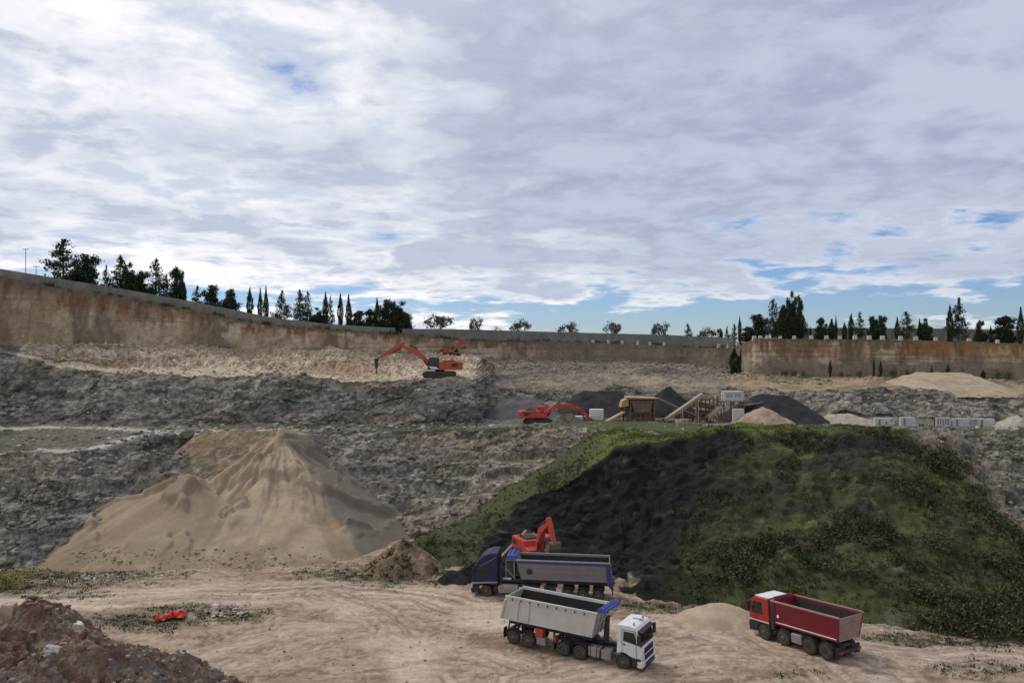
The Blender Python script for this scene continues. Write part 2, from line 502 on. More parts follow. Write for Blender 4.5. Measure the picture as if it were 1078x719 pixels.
# crack lines between the blocks
C = C * (1 - .3 * sst(.06, .0, s1 - w1) * (s_ != 0))[..., None]
# --- benches
bench = (s_ == 2)
cb = np.zeros_like(C); cb[:] = (0.175, 0.155, 0.122)
cb = mixc(cb, (0.25, 0.22, 0.175), sst(.45, .6, n_mid) * sst(250, 400, PX))
cb = mixc(cb, (0.20, 0.145, 0.095), sst(.5, .6, n_fin) * sst(400, 250, PX) * .7)
cb = mixc(cb, (0.10, 0.095, 0.08), sst(.5, .6, n_fin) * .6)
cb = mixc(cb, (0.07, 0.085, 0.04), sst(.5, .62, n_big) * .8)
cb = mixc(cb, (0.085, 0.105, 0.034), sst(560, 600, PX) * sst(.30, .12, tt[:, None] + (n_mid - .5) * .3) * .9)
trk = np.exp(-((PY - np.interp(PX, [-160, 0, 100, 160, 300, 340], [486, 481, 471, 456, 453, 452])) / 1.7) ** 2) + np.exp(-((PY - np.interp(PX, [-160, 0, 60, 340], [449, 450, 451, 452.5])) / 1.2) ** 2)
cb = mixc(cb, (0.56, 0.51, 0.43), np.clip(trk, 0, 1) * sst(350, 300, PX) * .95)
C = np.where(bench[..., None], cb, C)
# --- upper bench + rubble bank of pale broken limestone
rb = (s_ == 4) | (s_ == 5)
cr = np.zeros_like(C); cr[:] = (0.52, 0.42, 0.29)
cr = mixc(cr, (0.36, 0.255, 0.15), sst(.47, .64, n_mid))
cr = mixc(cr, (0.66, 0.58, 0.45), sst(.55, .8, c3) * .7)
cr = mixc(cr, (0.30, 0.17, 0.085), sst(.60, .7, n_big) * .6)
cr = cr * (.86 + .28 * c3[..., None]) * (.75 + .5 * n_fin[..., None])
cr = mixc(cr, (0.33, 0.24, 0.15), sst(.35, .8, tt[:, None] + (n_mid - .5) * .8) * (s_ == 5) * .75)
cr = mixc(cr, (0.56, 0.47, 0.34), (s_ == 4) * sst(330, 200, PX) * .7)
crc = np.zeros_like(C); crc[:] = (0.205, 0.175, 0.135)               # centre: grey brown scree
crc = mixc(crc, (0.32, 0.25, 0.175), sst(.5, .66, n_mid))
crc = mixc(crc, (0.10, 0.095, 0.085), sst(.58, .7, n_str) * .8)
crc = crc * (.7 + .6 * c2[..., None])
crr = np.zeros_like(C); crr[:] = (0.36, 0.27, 0.165)                 # right: tan bank
crr = mixc(crr, (0.22, 0.165, 0.10), sst(.5, .62, n_mid) * .8)
cr = np.where((PXb < 505)[..., None], cr, np.where((PXb < 782)[..., None], crc, crr))
cr = mixc(cr, (0.16, 0.15, 0.135), sst(24, 16, PXb))
C = np.where(rb[..., None], cr, C)
top = (s_ == 3) & (PXb < 505)                                         # pale spill over the lip
C = np.where(top[..., None], mixc(C, (0.40, 0.33, 0.24), sst(.80, 1.0, tt[:, None] + (n_mid - .5) * .5) * sst(30, 60, PXb)), C)
# --- rim cliff: sawn limestone with rust run-off
cl = (s_ == 6)
h = np.clip(tt[:, None] + 0 * PX, 0, 1)
cc = np.zeros_like(C); cc[:] = (0.355, 0.255, 0.155)
cc = mixc(cc, (0.47, 0.36, 0.235), sst(.48, .62, n_ver) * .8)
rust = sst(.47, .60, fbm(x * 1.1, y * .3, z * .03, 5, .6, seed=161)) * sst(.15 + .5 * n_mid, .9, h)
cc = mixc(cc, (0.20, 0.085, 0.03), rust * .85)
cc = mixc(cc, (0.11, 0.085, 0.062), sst(.52, .64, fbm(x * .4, y * .15, z * .06, 4, seed=171)) * .6)
cc = mixc(cc, (0.55, 0.45, 0.31), sst(.6, .72, fbm(x * .14, y * .14, z * .2, 4, seed=181)) * .7)
cc = mixc(cc, (0.20, 0.115, 0.055), sst(.72, .92, h + (n_ver - .5) * .9) * .7)
cc = mixc(cc, (0.12, 0.115, 0.085), sst(.90, .97, h + (n_fin - .5) * .22) * .85)
bed = fbm(x * .05, y * .05, z * 1.6 + warp * .12, 4, seed=191)
cc = mixc(cc, (0.15, 0.115, 0.08), sst(.58, .63, bed) * .55)
cc = mixc(cc, (0.16, 0.075, 0.035), sst(.57, .63, fbm(x * 2.6, y * .6, z * .05, 3, seed=192)) * sst(.3, .8, h) * .7)
cc = cc * (.72 + .56 * fbm(x * 2.2, y * 2.2, z * 1.6, 3, seed=193)[..., None])
ctr = sst(545, 585, PXb) * sst(795, 770, PXb)
cc = mixc(cc, (0.17, 0.138, 0.105), ctr * (.55 + .5 * n_ver))
cc = np.where((PXb < 120)[..., None], mixc(cc, (0.24, 0.155, 0.09), (sst(.4, .6, n_big) * .5)), cc)
rgt = sst(780, 800, PXb)
cc = mixc(cc, (0.21, 0.165, 0.115), rgt * sst(.42, .30, h + (n_mid - .5) * .25) * .9)      # rougher foot
cc = mixc(cc, (0.30, 0.13, 0.045), rgt * sst(930, 1000, PXb) * sst(.4, .8, h) * sst(.47, .6, n_ver) * .6)
C = np.where(cl[..., None], cc, C)
C = np.where((s_ >= 7)[..., None], mixc(np.broadcast_to(np.array((0.16, 0.15, 0.09)), C.shape), (0.07, 0.09, 0.035), sst(.4, .6, n_mid)), C)
# --- quarry floor
fm = fl
cf = np.zeros(P1[fm].shape); cf[:] = (0.39, 0.288, 0.212)
g1 = fbm(fx * .10, fy * .25, 0, 4, seed=201); g2 = fbm(fx * .45, fy * .9, 0, 4, seed=211); g3 = fbm(fx * 1.5, fy * 2.2, 0, 3, seed=221)
cf = mixc(cf, (0.27, 0.19, 0.13), sst(.47, .62, g1) * .75)
cf = mixc(cf, (0.19, 0.135, 0.085), sst(.52, .68, g2) * .65)
cf = mixc(cf, (0.44, 0.36, 0.265), sst(.55, .7, g3) * .45)
cf = mixc(cf, (0.58, 0.465, 0.36), trackw * (.75 + .25 * g3))
cf = mixc(cf, (0.43, 0.31, 0.23), trackw * sst(.45, .6, g2) * .4)
cf = mixc(cf, (0.165, 0.11, 0.07), rutw * .95)
g4 = fbm(fx * .55, fy * 2.6, 0, 4, seed=231); g5 = fbm(fx * 3.2, fy * 4.5, 0, 3, seed=241)
cf = mixc(cf, (0.19, 0.13, 0.083), sst(.54, .62, g4) * (1 - trackw * .7) * .75)
cf = mixc(cf, (0.47, 0.39, 0.29), sst(.60, .68, g4 * .5 + g5 * .5) * .5)
cf = cf * (1 + (.40 * g5 - .20) * (1 - .6 * trackw))[..., None]
fpx, fpy = PX[fm], PY[fm]
def blob(cx, cy, rx, ry, soft=.5):
    return sst(1 + soft, 1 - soft, np.hypot((fpx - cx) / rx, (fpy - cy) / ry) + (g2 - .5) * 1.6)
gr = np.maximum.reduce([blob(20, 610, 95, 15), blob(150, 653, 62, 9), blob(235, 648, 40, 6), blob(205, 641, 50, 5), blob(395, 607, 70, 9) , blob(690, 640, 40, 6), blob(1010, 674, 110, 7), blob(1040, 705, 40, 9) * .7, blob(840, 716, 30, 5) * .6, blob(80, 606, 90, 9)])
cf = mixc(cf, (0.075, 0.082, 0.038), gr * sst(.3, .6, g3 * .5 + g2 * .5) * .95)
C[fm] = cf
BASE_GR = gr

M_rock = ground_mat('rock', .5, 1.8, .9, 2.2, .35, vor=1.5)
M_floor = ground_mat('packed_earth', .26, 1.6, .8, 2.6, .16)
M_cliff = ground_mat('limestone', .30, .9, .8, 1.0, .4, vscale=(1, 1, .35))
M_scree = ground_mat('rubble', .42, 1.9, .9, 1.9, .4, vor=1.6)
M_sand = ground_mat('sand', .13, .6, .35, 1.5, .18)
M_soil = ground_mat('soil', .4, 1.1, .9, 1.7, .4, vor=1.1)

def sub_grid(name, r0, r1, mat, smooth, label=None):
    v = P1[r0:r1 + 1].reshape(-1, 3); c = C[r0:r1 + 1].reshape(-1, 3)
    m = r1 - r0 + 1
    i = (np.arange(m - 1)[:, None] * NC + np.arange(NC - 1)[None]).ravel()
    f = np.stack([i, i + 1, i + NC + 1, i + NC], 1)
    o = link_mesh(name, np_mesh(name, v, f, mat, c, smooth))
    tag(o, kind='structure')
    return o
first = {k: int(np.argmax(seg == k)) for k in range(0, 10)}
sub_grid('quarry_floor', 0, first[1], M_floor, True)
sub_grid('lower_rock_face', first[1], first[2], M_rock, False)
sub_grid('middle_bench', first[2], first[3], M_rock, False)
sub_grid('upper_rock_face', first[3], first[4], M_rock, False)
sub_grid('upper_bench', first[4], first[5], M_scree, False)
sub_grid('rubble_bank', first[5], first[6], M_scree, False)
sub_grid('rim_cliff', first[6], first[7], M_cliff, False)
sub_grid('plateau', first[7], NR - 1, M_soil, True)

# ------------------------------------------------------------------ height-field heaps
def heap(name, mat, colfn, x0, x1, y0, y1, nx, ny, zfn, label=None, cat=None, kind=None, smooth=True, drop=-0.6):
    gx, gy = np.meshgrid(np.linspace(x0, x1, nx), np.linspace(y0, y1, ny))
    gz = zfn(gx, gy)
    v = np.stack([gx, gy, gz], -1).reshape(-1, 3)
    i = (np.arange(ny - 1)[:, None] * nx + np.arange(nx - 1)[None]).ravel()
    f = np.stack([i, i + 1, i + nx + 1, i + nx], 1)
    f = f[(v[f][:, :, 2] > drop).any(1)]
    used = np.unique(f); re = np.full(len(v), -1); re[used] = np.arange(len(used))
    c = colfn(gx, gy, gz).reshape(-1, 3)
    o = link_mesh(name, np_mesh(name, v[used], re[f], mat, c[used], smooth))
    tag(o, label, cat, None, kind)
    return o

# ------------------------------------------------------------------ loose stones (uncountable)
def stone_bank(nv=10):
    out = []
    for s in range(nv):
        bm = bmesh.new(); bmesh.ops.create_icosphere(bm, subdivisions=1, radius=1.0)
        r_ = random.Random(s)
        sc = Vector((r_.uniform(.7, 1.2), r_.uniform(.6, 1.1), r_.uniform(.45, .85)))
        for v in bm.verts:
            v.co = Vector(a * b for a, b in zip(v.co, sc)) * r_.uniform(.72, 1.12)
        bm.verts.ensure_lookup_table()
        out.append((np.array([v.co[:] for v in bm.verts]), np.array([[q.index for q in f_.verts] for f_ in bm.faces])))
        bm.free()
    return out
STB = stone_bank()
def stones(name, pts, sizes, cols, mat, sunk=.25):
    vs, fs, cs = [], [], []; off = 0
    for p_, s_2, c_ in zip(pts, sizes, cols):
        v, f_ = STB[rng.integers(len(STB))]
        a = rng.uniform(0, 6.283); ca, sa = math.cos(a), math.sin(a)
        w = v * s_2
        w = np.stack([w[:, 0] * ca - w[:, 1] * sa, w[:, 0] * sa + w[:, 1] * ca, w[:, 2]], 1) + np.array(p_) + np.array([0, 0, s_2 * sunk])
        vs.append(w); fs.append(f_ + off); cs.append(np.broadcast_to(np.array(c_), w.shape)); off += len(v)
    o = link_mesh(name, np_mesh(name, np.concatenate(vs), np.concatenate(fs), mat, np.concatenate(cs), False))
    return tag(o, kind='stuff')

# the tall sand heap against the lower face
pa, pb, pc = P(294, 455, 90), P(196, 498, 80), P(135, 516, 79)
def pcone(X, Y, a, sl, sr, sf, sb, p=2.0):
    dx, dy = X - a.x, Y - a.y
    kx = np.where(dx > 0, sr, sl); ky = np.where(dy > 0, sb, sf)
    rr0 = (np.abs(dx * kx) ** p + np.abs(dy * ky) ** p) ** (1 / p)
    return a.z + .35 - np.sqrt(rr0 ** 2 + .6)
def smax(a, b, k):
    h_ = np.clip(.5 + .5 * (a - b) / k, 0, 1)
    return b * (1 - h_) + a * h_ + k * h_ * (1 - h_)
def sand_z(X, Y):
    wx = (fbm(X * .22, Y * .22, 0, 3, seed=301) - .5) * 2.2
    a = pcone(X + wx * .35, Y, pa, .80, .62, .50, .3, 2.6)
    b = pcone(X + wx * .5, Y, pb, .50, .62, .62, .5, 2.3)
    c = pcone(X + wx * .5, Y, pc, .55, .35, .72, .5, 2.2)
    z = smax(smax(a, b, .5), c, .7)
    th = np.arctan2(Y - pa.y, X - pa.x); r = np.hypot(X - pa.x, Y - pa.y)
    fl_ = (fbm(th * 7 + wx * .5, r * .10, 0, 4, seed=311) - .5)
    m = (a > b) & (X < pa.x + 9)
    z = z + np.where(m, fl_ * 2.1 * sst(1, 5, r) * sst(19, 9, r), 0)
    # slumped scarps
    sc = fbm(X * .16 + 4, Y * .16, 0, 4, seed=321) + (z * .03)
    brk = sst(.46, .58, fbm(X * .3, Y * .3, 0, 3, seed=322))
    z = z + (sst(.50, .515, sc) * .5 + sst(.62, .635, sc) * .4) * brk * sst(.5, 2, z) - .15
    zt_ = np.clip(z / 10.5, 0, 1); z = z - .55 * np.sin(np.pi * zt_) * sst(pa.x + 3, pa.x - 3, X)      # slumped, concave front
    z = z + .55 * np.exp(-((z - .7) / .8) ** 2) * (fbm(X * .2, Y * .2, 0, 3, seed=324) - .25)
    fan = (fbm(th * 16 + wx, r * .22, 0, 3, seed=323) - .5)
    z = z + np.where(m, fan * .95 * sst(2, 6, r) * sst(20, 12, r), 0)
    apron = 1.0 * np.exp(-((Y - 76) / 3.0) ** 2) * 0
    return z + (fbm(X * .5, Y * .5, 0, 4, seed=331) - .5) * .35 + apron
def sand_c(X, Y, Z):
    c = np.zeros(X.shape + (3,)); c[:] = (0.385, 0.288, 0.19)
    n = fbm(X * .25, Y * .25, Z * .3, 4, seed=341)
    n2 = fbm(X * .9, Y * .5, Z * .9, 3, seed=342)
    c = mixc(c, (0.255, 0.19, 0.125), sst(.46, .62, n) * .7)
    c = mixc(c, (0.40, 0.325, 0.235), sst(.5, .68, n2) * .5)
    b = pcone(X, Y, pb, .50, .62, .62, .5, 2.3)
    a = pcone(X, Y, pa, .62, .62, .50, .3, 3.0)
    c = mixc(c, (0.30, 0.225, 0.15), sst(-.3, .5, b - a) * .7)
    c = mixc(c, (0.24, 0.175, 0.115), sst(.56, .64, fbm(np.arctan2(Y - pa.y, X - pa.x) * 9, Z * .12, 0, 4, seed=343)) * .55)
    # greyer, darker colour on the right flank
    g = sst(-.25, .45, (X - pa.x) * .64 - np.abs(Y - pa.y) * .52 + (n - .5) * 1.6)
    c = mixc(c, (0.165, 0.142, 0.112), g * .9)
    return c
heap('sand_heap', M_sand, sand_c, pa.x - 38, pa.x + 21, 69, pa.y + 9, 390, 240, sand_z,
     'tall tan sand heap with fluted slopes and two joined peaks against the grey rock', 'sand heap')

n_ = 900                                                     # coarse stones rolled to the foot of the heap
sx_ = rng.uniform(-44, -12, n_); sy_ = 75.6 + rng.normal(0, 1.0, n_); sz_ = np.maximum(sand_z(sx_, sy_), 0)
stones('rolled_stones', np.stack([sx_, sy_, sz_], 1)[sz_ < 1.6], (.04 * 6.0 ** (rng.random(n_) ** 2.5))[sz_ < 1.6], (np.array([(0.38,0.30,0.21), (0.28,0.21,0.14)])[rng.integers(2, size=n_)])[sz_ < 1.6], ground_mat('rolled_stone', .3, 2.5, .5, 3.0, .12))
# brown earth bank between the two peaks of the heap
def bank_z(X, Y):
    c0 = P(252, 453, 91.5)
    ex = np.maximum(np.abs(X - c0.x) - 4.2, 0)
    z = c0.z - (np.abs(ex * .75) ** 3 + np.abs((Y - c0.y) * np.where(Y > c0.y, .3, .62)) ** 3) ** (1/3)
    return z + (fbm(X * .5, Y * .5, 0, 4, seed=351) - .5) * 1.1
def bank_c(X, Y, Z):
    c = np.zeros(X.shape + (3,)); c[:] = (0.26, 0.19, 0.115)
    n = fbm(X * .5, Y * .5, Z * .5, 4, seed=352)
    c = mixc(c, (0.17, 0.14, 0.10), sst(.45, .6, n)); c = mixc(c, (0.34, 0.26, 0.17), sst(.58, .7, fbm(X * 1.6, Y * 1.6, Z, 3, seed=353)))
    return c
heap('earth_bank', M_scree, bank_c, -56, -20, 78, 110, 170, 150, bank_z, kind='structure', smooth=False, drop=.5)

# ------------------------------------------------------------------ black and grassy embankment (profile grid)
MST = np.array([415, 440, 480, 520, 560, 600, 620, 650, 700, 760, 830, 910, 960, 1000, 1040, 1078, 1240], float)
m0 = np.array([598, 604, 610, 612, 606, 606, 610, 625, 640, 645, 648, 657, 664, 669, 673, 677, 690], float)
mtop = line((590,74),(574,76),(556,78),(540,80),(520,80.5),(500,81),(490,81),(474,81),(461,82),(454,83),(452.5,83),(454.5,84),(458,84.5),(466,83.5),(486,82),(505,80),(560,74))
mback = line((584,78),(566,81),(548,84),(522,87),(498,89),(474,91),(462,92),(454,94),(451,96),(449,98),(448.5,98),(450,97),(452,94),(459,90),(479,87),(499,84.5),(553,78))
mY = [20 * F / (m0 - HOR) - .6, mtop[1], mback[1], mback[1] + 5]
mZ = [np.full_like(MST, -.25), lz(mtop), lz(mback), lz(mback) - 3.0]
MPX = np.arange(415, 1241, 1.9)
mrows = []
for k, n in enumerate((150, 44, 10)):
    for i in range(n):
        t = i / n
        a0, a1 = np.interp(MPX, MST, mY[k]), np.interp(MPX, MST, mY[k + 1])
        b0, b1 = np.interp(MPX, MST, mZ[k]), np.interp(MPX, MST, mZ[k + 1])
        q = t
        if k == 0:
            steep = sst(535, 580, MPX) * sst(780, 720, MPX)            # the dug black face is steeper at the top
            q = lerp(t ** 0.95, np.clip(t * .62 + .38 * t ** 3, 0, 1), steep)
        mrows.append((a0 + (a1 - a0) * t, b0 + (b1 - b0) * q, np.full(MPX.shape, k + t)))
MYg = np.array([r[0] for r in mrows]) * K; MZg = np.array([r[1] for r in mrows]) * K; MT = np.array([r[2] for r in mrows])
MXg = (MPX[None] - 539) / F * MYg
mpx = np.broadcast_to(MPX, MYg.shape); mpy = HOR + (CAMZ - MZg) / MYg * F
Q0 = np.stack([MXg, MYg, MZg], -1)
Nn = np.cross(np.gradient(Q0, axis=1), np.gradient(Q0, axis=0)); Nn /= np.linalg.norm(Nn, axis=-1, keepdims=True) + 1e-9
x, y, z = MXg, MYg, MZg
nl = fbm(x * .13, y * .13, z * .13, 4, seed=401) - .5
nm_ = fbm(x * .55, y * .55, z * .55, 4, seed=411) - .5
_, _, k2 = worley(x * 1.1, y * 1.1, z * 1.1, 421)
edge = sst(0, .12, MT) 
nb = fbm(x * .18, y * .18, z * .18, 4, seed=431); nf = fbm(x * .8, y * .8, z * .8, 4, seed=441)
jx, jy = mpx + (nl) * 46 + nm_ * 26, mpy + nl * 22 + nm_ * 14
# black dug face: left boundary follows the cut, right boundary near px 740, below the crest
leftb = np.interp(jy, [455, 470, 500, 530, 560, 610], [700, 622, 566, 534, 512, 478])
blackw = sst(-4, 6, jx - leftb) * sst(772, 700, jx + (nf - .5) * 60 - np.interp(jy, [455, 520, 600], [40, 10, -10]))  * sst(1.03, .98, MT + nm_ * .04)
brown = sst(700, 745, jx) * sst(985, 930, jx) * sst(452, 462, jy) * sst(575, 520, jy - (jx - 740) * .10) * sst(1.02, .97, MT)
gul = np.abs(fbm((mpx + nl * 130) * .022 + 3, MT * 1.5 + nl * 1.5, 0, 5, seed=471) - .5) * 2
rk_ = sst(14, -8, jy - np.interp(jx, [960, 1000, 1040, 1078, 1150], [455, 482, 522, 560, 600])) * sst(950, 985, jx)
_, _, k3 = worley(x * .5, y * .5, z * .8, 423)
scoop = np.exp(-((mpx - 650) / 75) ** 2 - ((mpy - 545) / 50) ** 2)
d_ = -1.9 * edge * scoop + edge * sst(.6, 1.0, MT) * (fbm(mpx * .02, 0 * mpx, 0, 4, seed=495) - .5) * 1.6 * sst(560, 640, mpx) + edge * rk_ * ((k3 - .5) * 1.2 + (k2 - .5) * .5) + edge * sst(1.15, .9, MT) * (gul - .3) * 1.1 + edge * (nl * 2.6 + nm_ * 1.1) * np.where(MT > 1, .5, 1) + edge * (k2 - .5) * .55 * np.clip(blackw + brown * .5, 0, 1)
Q1 = Q0 + Nn * d_[..., None]
CM = np.zeros(Q1.shape); CM[:] = (0.078, 0.09, 0.034)

CM = mixc(CM, (0.115, 0.12, 0.048), sst(.5, .62, nb) * .8)
CM = mixc(CM, (0.035, 0.045, 0.02), sst(.52, .66, nf) * .8)
CM = mixc(CM, (0.13, 0.11, 0.075), sst(.6, .7, fbm(x * .4, y * .4, z * .4, 4, seed=451)) * .6)
CM = mixc(CM, (0.05, 0.043, 0.034), brown * (.35 + .6 * sst(.42, .6, nb)))
CM = mixc(CM, (0.03, 0.033, 0.016), brown * sst(.5, .6, nf) * .6)
CM = mixc(CM, (0.017, 0.016, 0.016), blackw * .97)
CM = mixc(CM, (0.06, 0.055, 0.05), blackw * sst(.66, .72, nf) * .7)
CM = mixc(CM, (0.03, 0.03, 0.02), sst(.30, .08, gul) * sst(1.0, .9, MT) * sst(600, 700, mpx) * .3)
CM = mixc(CM, (0.15, 0.155, 0.05), sst(.60, .68, fbm(x * .22 + 7, y * .22, z * .22, 4, seed=481)) * sst(.45, .6, nf) * (1 - blackw) * .7)
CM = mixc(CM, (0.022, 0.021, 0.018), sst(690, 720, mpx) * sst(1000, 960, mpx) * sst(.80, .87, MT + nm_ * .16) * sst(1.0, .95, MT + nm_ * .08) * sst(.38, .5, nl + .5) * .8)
topg = sst(.97, 1.04, MT + nm_ * .05) * sst(590, 640, mpx) * sst(900, 830, mpx)
lefg = sst(565, 530, jx + (jy - 560) * .9) * sst(415, 440, mpx)
CM = mixc(CM, (0.115, 0.14, 0.034), topg * (.65 + .5 * nf))
CM = mixc(CM, (0.16, 0.14, 0.095), sst(700, 560, mpx) * sst(.54, .62, fbm(x * .3 + 2, y * .3, z * .3, 4, seed=491)) * (1 - blackw) * .75)
CM = mixc(CM, (0.075, 0.082, 0.036), np.clip(lefg, 0, 1) * (.5 + .6 * nf) * (1 - blackw))
rocky = sst(14, -8, jy - np.interp(jx, [960, 1000, 1040, 1078, 1150], [455, 482, 522, 560, 600])) * sst(950, 985, jx) * sst(.30, .46, nb * .5 + nf * .5) * .95
CM = mixc(CM, (0.23, 0.20, 0.16), rocky)
CM = mixc(CM, (0.27, 0.205, 0.155), rocky * sst(.5, .6, nb) * .8)
CM = mixc(CM, (0.12, 0.108, 0.09), rocky * sst(.52, .62, nf) * .8)
# pale rubble at the foot, bare orange earth toe on the left
CM = mixc(CM, (0.34, 0.27, 0.2), sst(1.25, .75, np.hypot((mpx - 657) / 17, (mpy - 614) / 13) + nf - .5) * sst(.42, .55, nf))
nr_, nc_ = MYg.shape
i = (np.arange(nr_ - 1)[:, None] * nc_ + np.arange(nc_ - 1)[None]).ravel()
f = np.stack([i, i + 1, i + nc_ + 1, i + nc_], 1)
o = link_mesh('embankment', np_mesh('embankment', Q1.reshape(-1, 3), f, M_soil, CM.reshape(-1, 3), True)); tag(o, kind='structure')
GREENW = (1 - np.clip(blackw * 1.0, 0, 1)) * (1 - .75 * np.clip(brown, 0, 1)) * (1 - rocky)

# ------------------------------------------------------------------ smaller heaps
def cone_heap(name, px, Y, topz, w, hgt, mat, col1, col2, label, cat, flat=0.0, rot=0.0, seed=0, depth=None, base=None, smooth=True, rough=.3, pw=2.4, n=70):
    """heap with a ridge `flat` metres long; w = full width in metres"""
    c = G(px, Y)
    b = c.z if base is None else base
    depth = depth or w
    def zf(X, Yq):
        dx, dy = (X - c.x), (Yq - c.y)
        ca, sa = math.cos(rot), math.sin(rot)
        ax, ay = dx * ca + dy * sa, -dx * sa + dy * ca
        ax = np.maximum(np.abs(ax) - flat / 2, 0) / ((w - flat) / 2)
        ay = np.abs(ay) / (depth / 2)
        r = (ax ** pw + ay ** pw) ** (1 / pw)
        return b + hgt * (1.0 - r) + (fbm(X * 1.1, Yq * 1.1, 0, 4, seed=seed + 500) - .5) * rough * 2 - .05 * hgt * np.exp(-(r / .2) ** 2)
    def cf_(X, Yq, Z):
        cc_ = np.zeros(X.shape + (3,)); cc_[:] = col1
        return mixc(cc_, col2, sst(.42, .62, fbm(X * .8, Yq * .8, Z * .8, 4, seed=seed + 510)))
    e = max(w, depth) * .62
    return heap(name, mat, cf_, c.x - e, c.x + e, c.y - e, c.y + e, n, n, zf, label, cat, smooth=smooth, drop=b - .35)
DG, DG2 = (0.036, 0.035, 0.037), (0.026, 0.025, 0.027)
def px2m(d, Y): return d / F * Y * K
cone_heap('gravel_heap', 634, 124, 0, px2m(104, 124), 4.5, M_sand, DG, DG2, 'wide flat topped dark gravel heap behind the orange excavator boom', 'gravel heap', flat=6.5, seed=1, base=ground(634,124)*K-.1)
cone_heap('gravel_heap', 548, 122, 0, px2m(92, 122), 3.4, M_sand, (0.12,0.115,0.11), (0.09,0.087,0.085), 'low grey gravel heap below the step in the rock, left of the orange excavator', 'gravel heap', flat=3, seed=2)
cone_heap('gravel_heap', 704, 116, 0, px2m(72, 116), 5.3, M_sand, DG, DG2, 'pointed dark gravel heap behind the crossing conveyors', 'gravel heap', flat=.5, seed=3)
cone_heap('gravel_heap', 812, 112, 0, px2m(112, 112), 4.3, M_sand, DG, DG2, 'dark gravel heap with a long slope, behind the small tan heap', 'gravel heap', flat=4.0, seed=4)
cone_heap('sand_heap', 803, 104, 0, px2m(66, 104), 2.6, M_sand, (0.34,0.26,0.185), (0.27,0.2,0.14), 'small tan heap beside the crusher plant in front of dark gravel', 'sand heap', flat=.4, seed=5)
cone_heap('sand_heap', 990, 136, 0, px2m(126, 136), 3.7, M_sand, (0.40,0.32,0.225), (0.34,0.262,0.18), 'broad flat topped tan heap on the ledge under the right rim wall', 'sand heap', flat=px2m(50,136), seed=6, base=ground(990,129)*K-.4)
cone_heap('sand_heap', 887, 110, 0, px2m(66, 110), 1.5, M_sand, (0.40,0.35,0.275), (0.33,0.28,0.215), 'low pale spread of sand on the bench right of the dark gravel', 'sand heap', flat=2, seed=7)
cone_heap('sand_heap', 1068, 104, 0, px2m(42, 104), 1.9, M_sand, (0.40,0.36,0.29), (0.33,0.29,0.23), 'small pale grey heap at the right end of the white barriers', 'sand heap', flat=.5, seed=8)
fc = FP(757, 652)
cone_heap('sand_heap', 757, fc.y / K, 0, px2m(96, fc.y / K), 1.45, M_sand, (0.43,0.335,0.235), (0.37,0.28,0.19), 'small smooth tan sand heap on the floor left of the red truck cab', 'sand heap', flat=1, seed=9, base=-.05, depth=5.0, rough=.12)
cone_heap('soil_heap', 482, 66.2, 0, px2m(46, 66), .95, M_soil, (0.02,0.019,0.018), (0.03,0.028,0.026), 'low black soil heap just ahead of the blue truck cab', 'soil heap', flat=1, seed=10, base=-.05, depth=3.6, smooth=False)
cone_heap('soil_heap', 584, 69.5, 0, 10.5, 2.2, M_soil, (0.02,0.019,0.018), (0.035,0.032,0.03), 'black soil ramp under the loading excavator behind the blue trailer', 'soil heap', flat=5.0, seed=11, base=-.05, depth=6.0, pw=5)
e_ = FP(428, 608)
cone_heap('earth_heap', 425, e_.y / K + 2.5, 0, 7.6, 3.0, M_scree, (0.30,0.195,0.13), (0.20,0.15,0.085), 'orange brown earth heap with grass on it at the toe of the grassy slope', 'earth heap', flat=.5, seed=12, base=-.05, depth=6.5, smooth=False, rough=.5)

# near debris heap, lower left
dpk = P(34, 628, 40)
def deb_z(X, Y):
    a = pcone(X, Y, dpk, .55, .80, .5, .9, 1.7)
    b = pcone(X, Y, P(-60, 636, 38.5), .5, .45, .5, .8, 2)
    c = pcone(X, Y, P(143, 667, 40.5), .75, .62, .55, .9, 1.6)
    d = pcone(X, Y, P(82, 664, 37.5), .6, .7, .55, .85, 1.7)
    z = smax(smax(smax(a, b, .6), c, .3), d, .3)
    _, _, q = worley(X * 1.5, Y * 1.5, 0 * X, 601)
    _, _, q2 = worley(X * 3.5, Y * 3.5, 0 * X, 605)
    return z + (fbm(X * .5, Y * .5, 0, 4, seed=611) - .5) * 2.0 + (q - .5) * .45 + (q2 - .5) * .22
def deb_c(X, Y, Z):
    c = np.zeros(X.shape + (3,)); c[:] = (0.27, 0.195, 0.135)
    n = fbm(X * .5, Y * .5, Z * .5, 4, seed=621); n2 = fbm(X * 1.2, Y * 1.2, Z * 1.2, 4, seed=622)
    c = mixc(c, (0.185, 0.085, 0.062), sst(.56, .64, n) * .7)
    c = mixc(c, (0.22, 0.165, 0.11), sst(.55, .65, n2) * .7)
    c = mixc(c, (0.21, 0.195, 0.18), sst(.5, .62, fbm(X * .35 + 9, Y * .35, 0, 3, seed=623)) * sst(.45, .55, n2) * .7)
    return c
heap('debris_heap', M_scree, deb_c, dpk.x - 16, dpk.x + 17, 31, 56, 330, 250, deb_z,
     'reddish brown heap of broken earth, stones and debris in the near left corner', 'debris heap', smooth=False, drop=-.3)

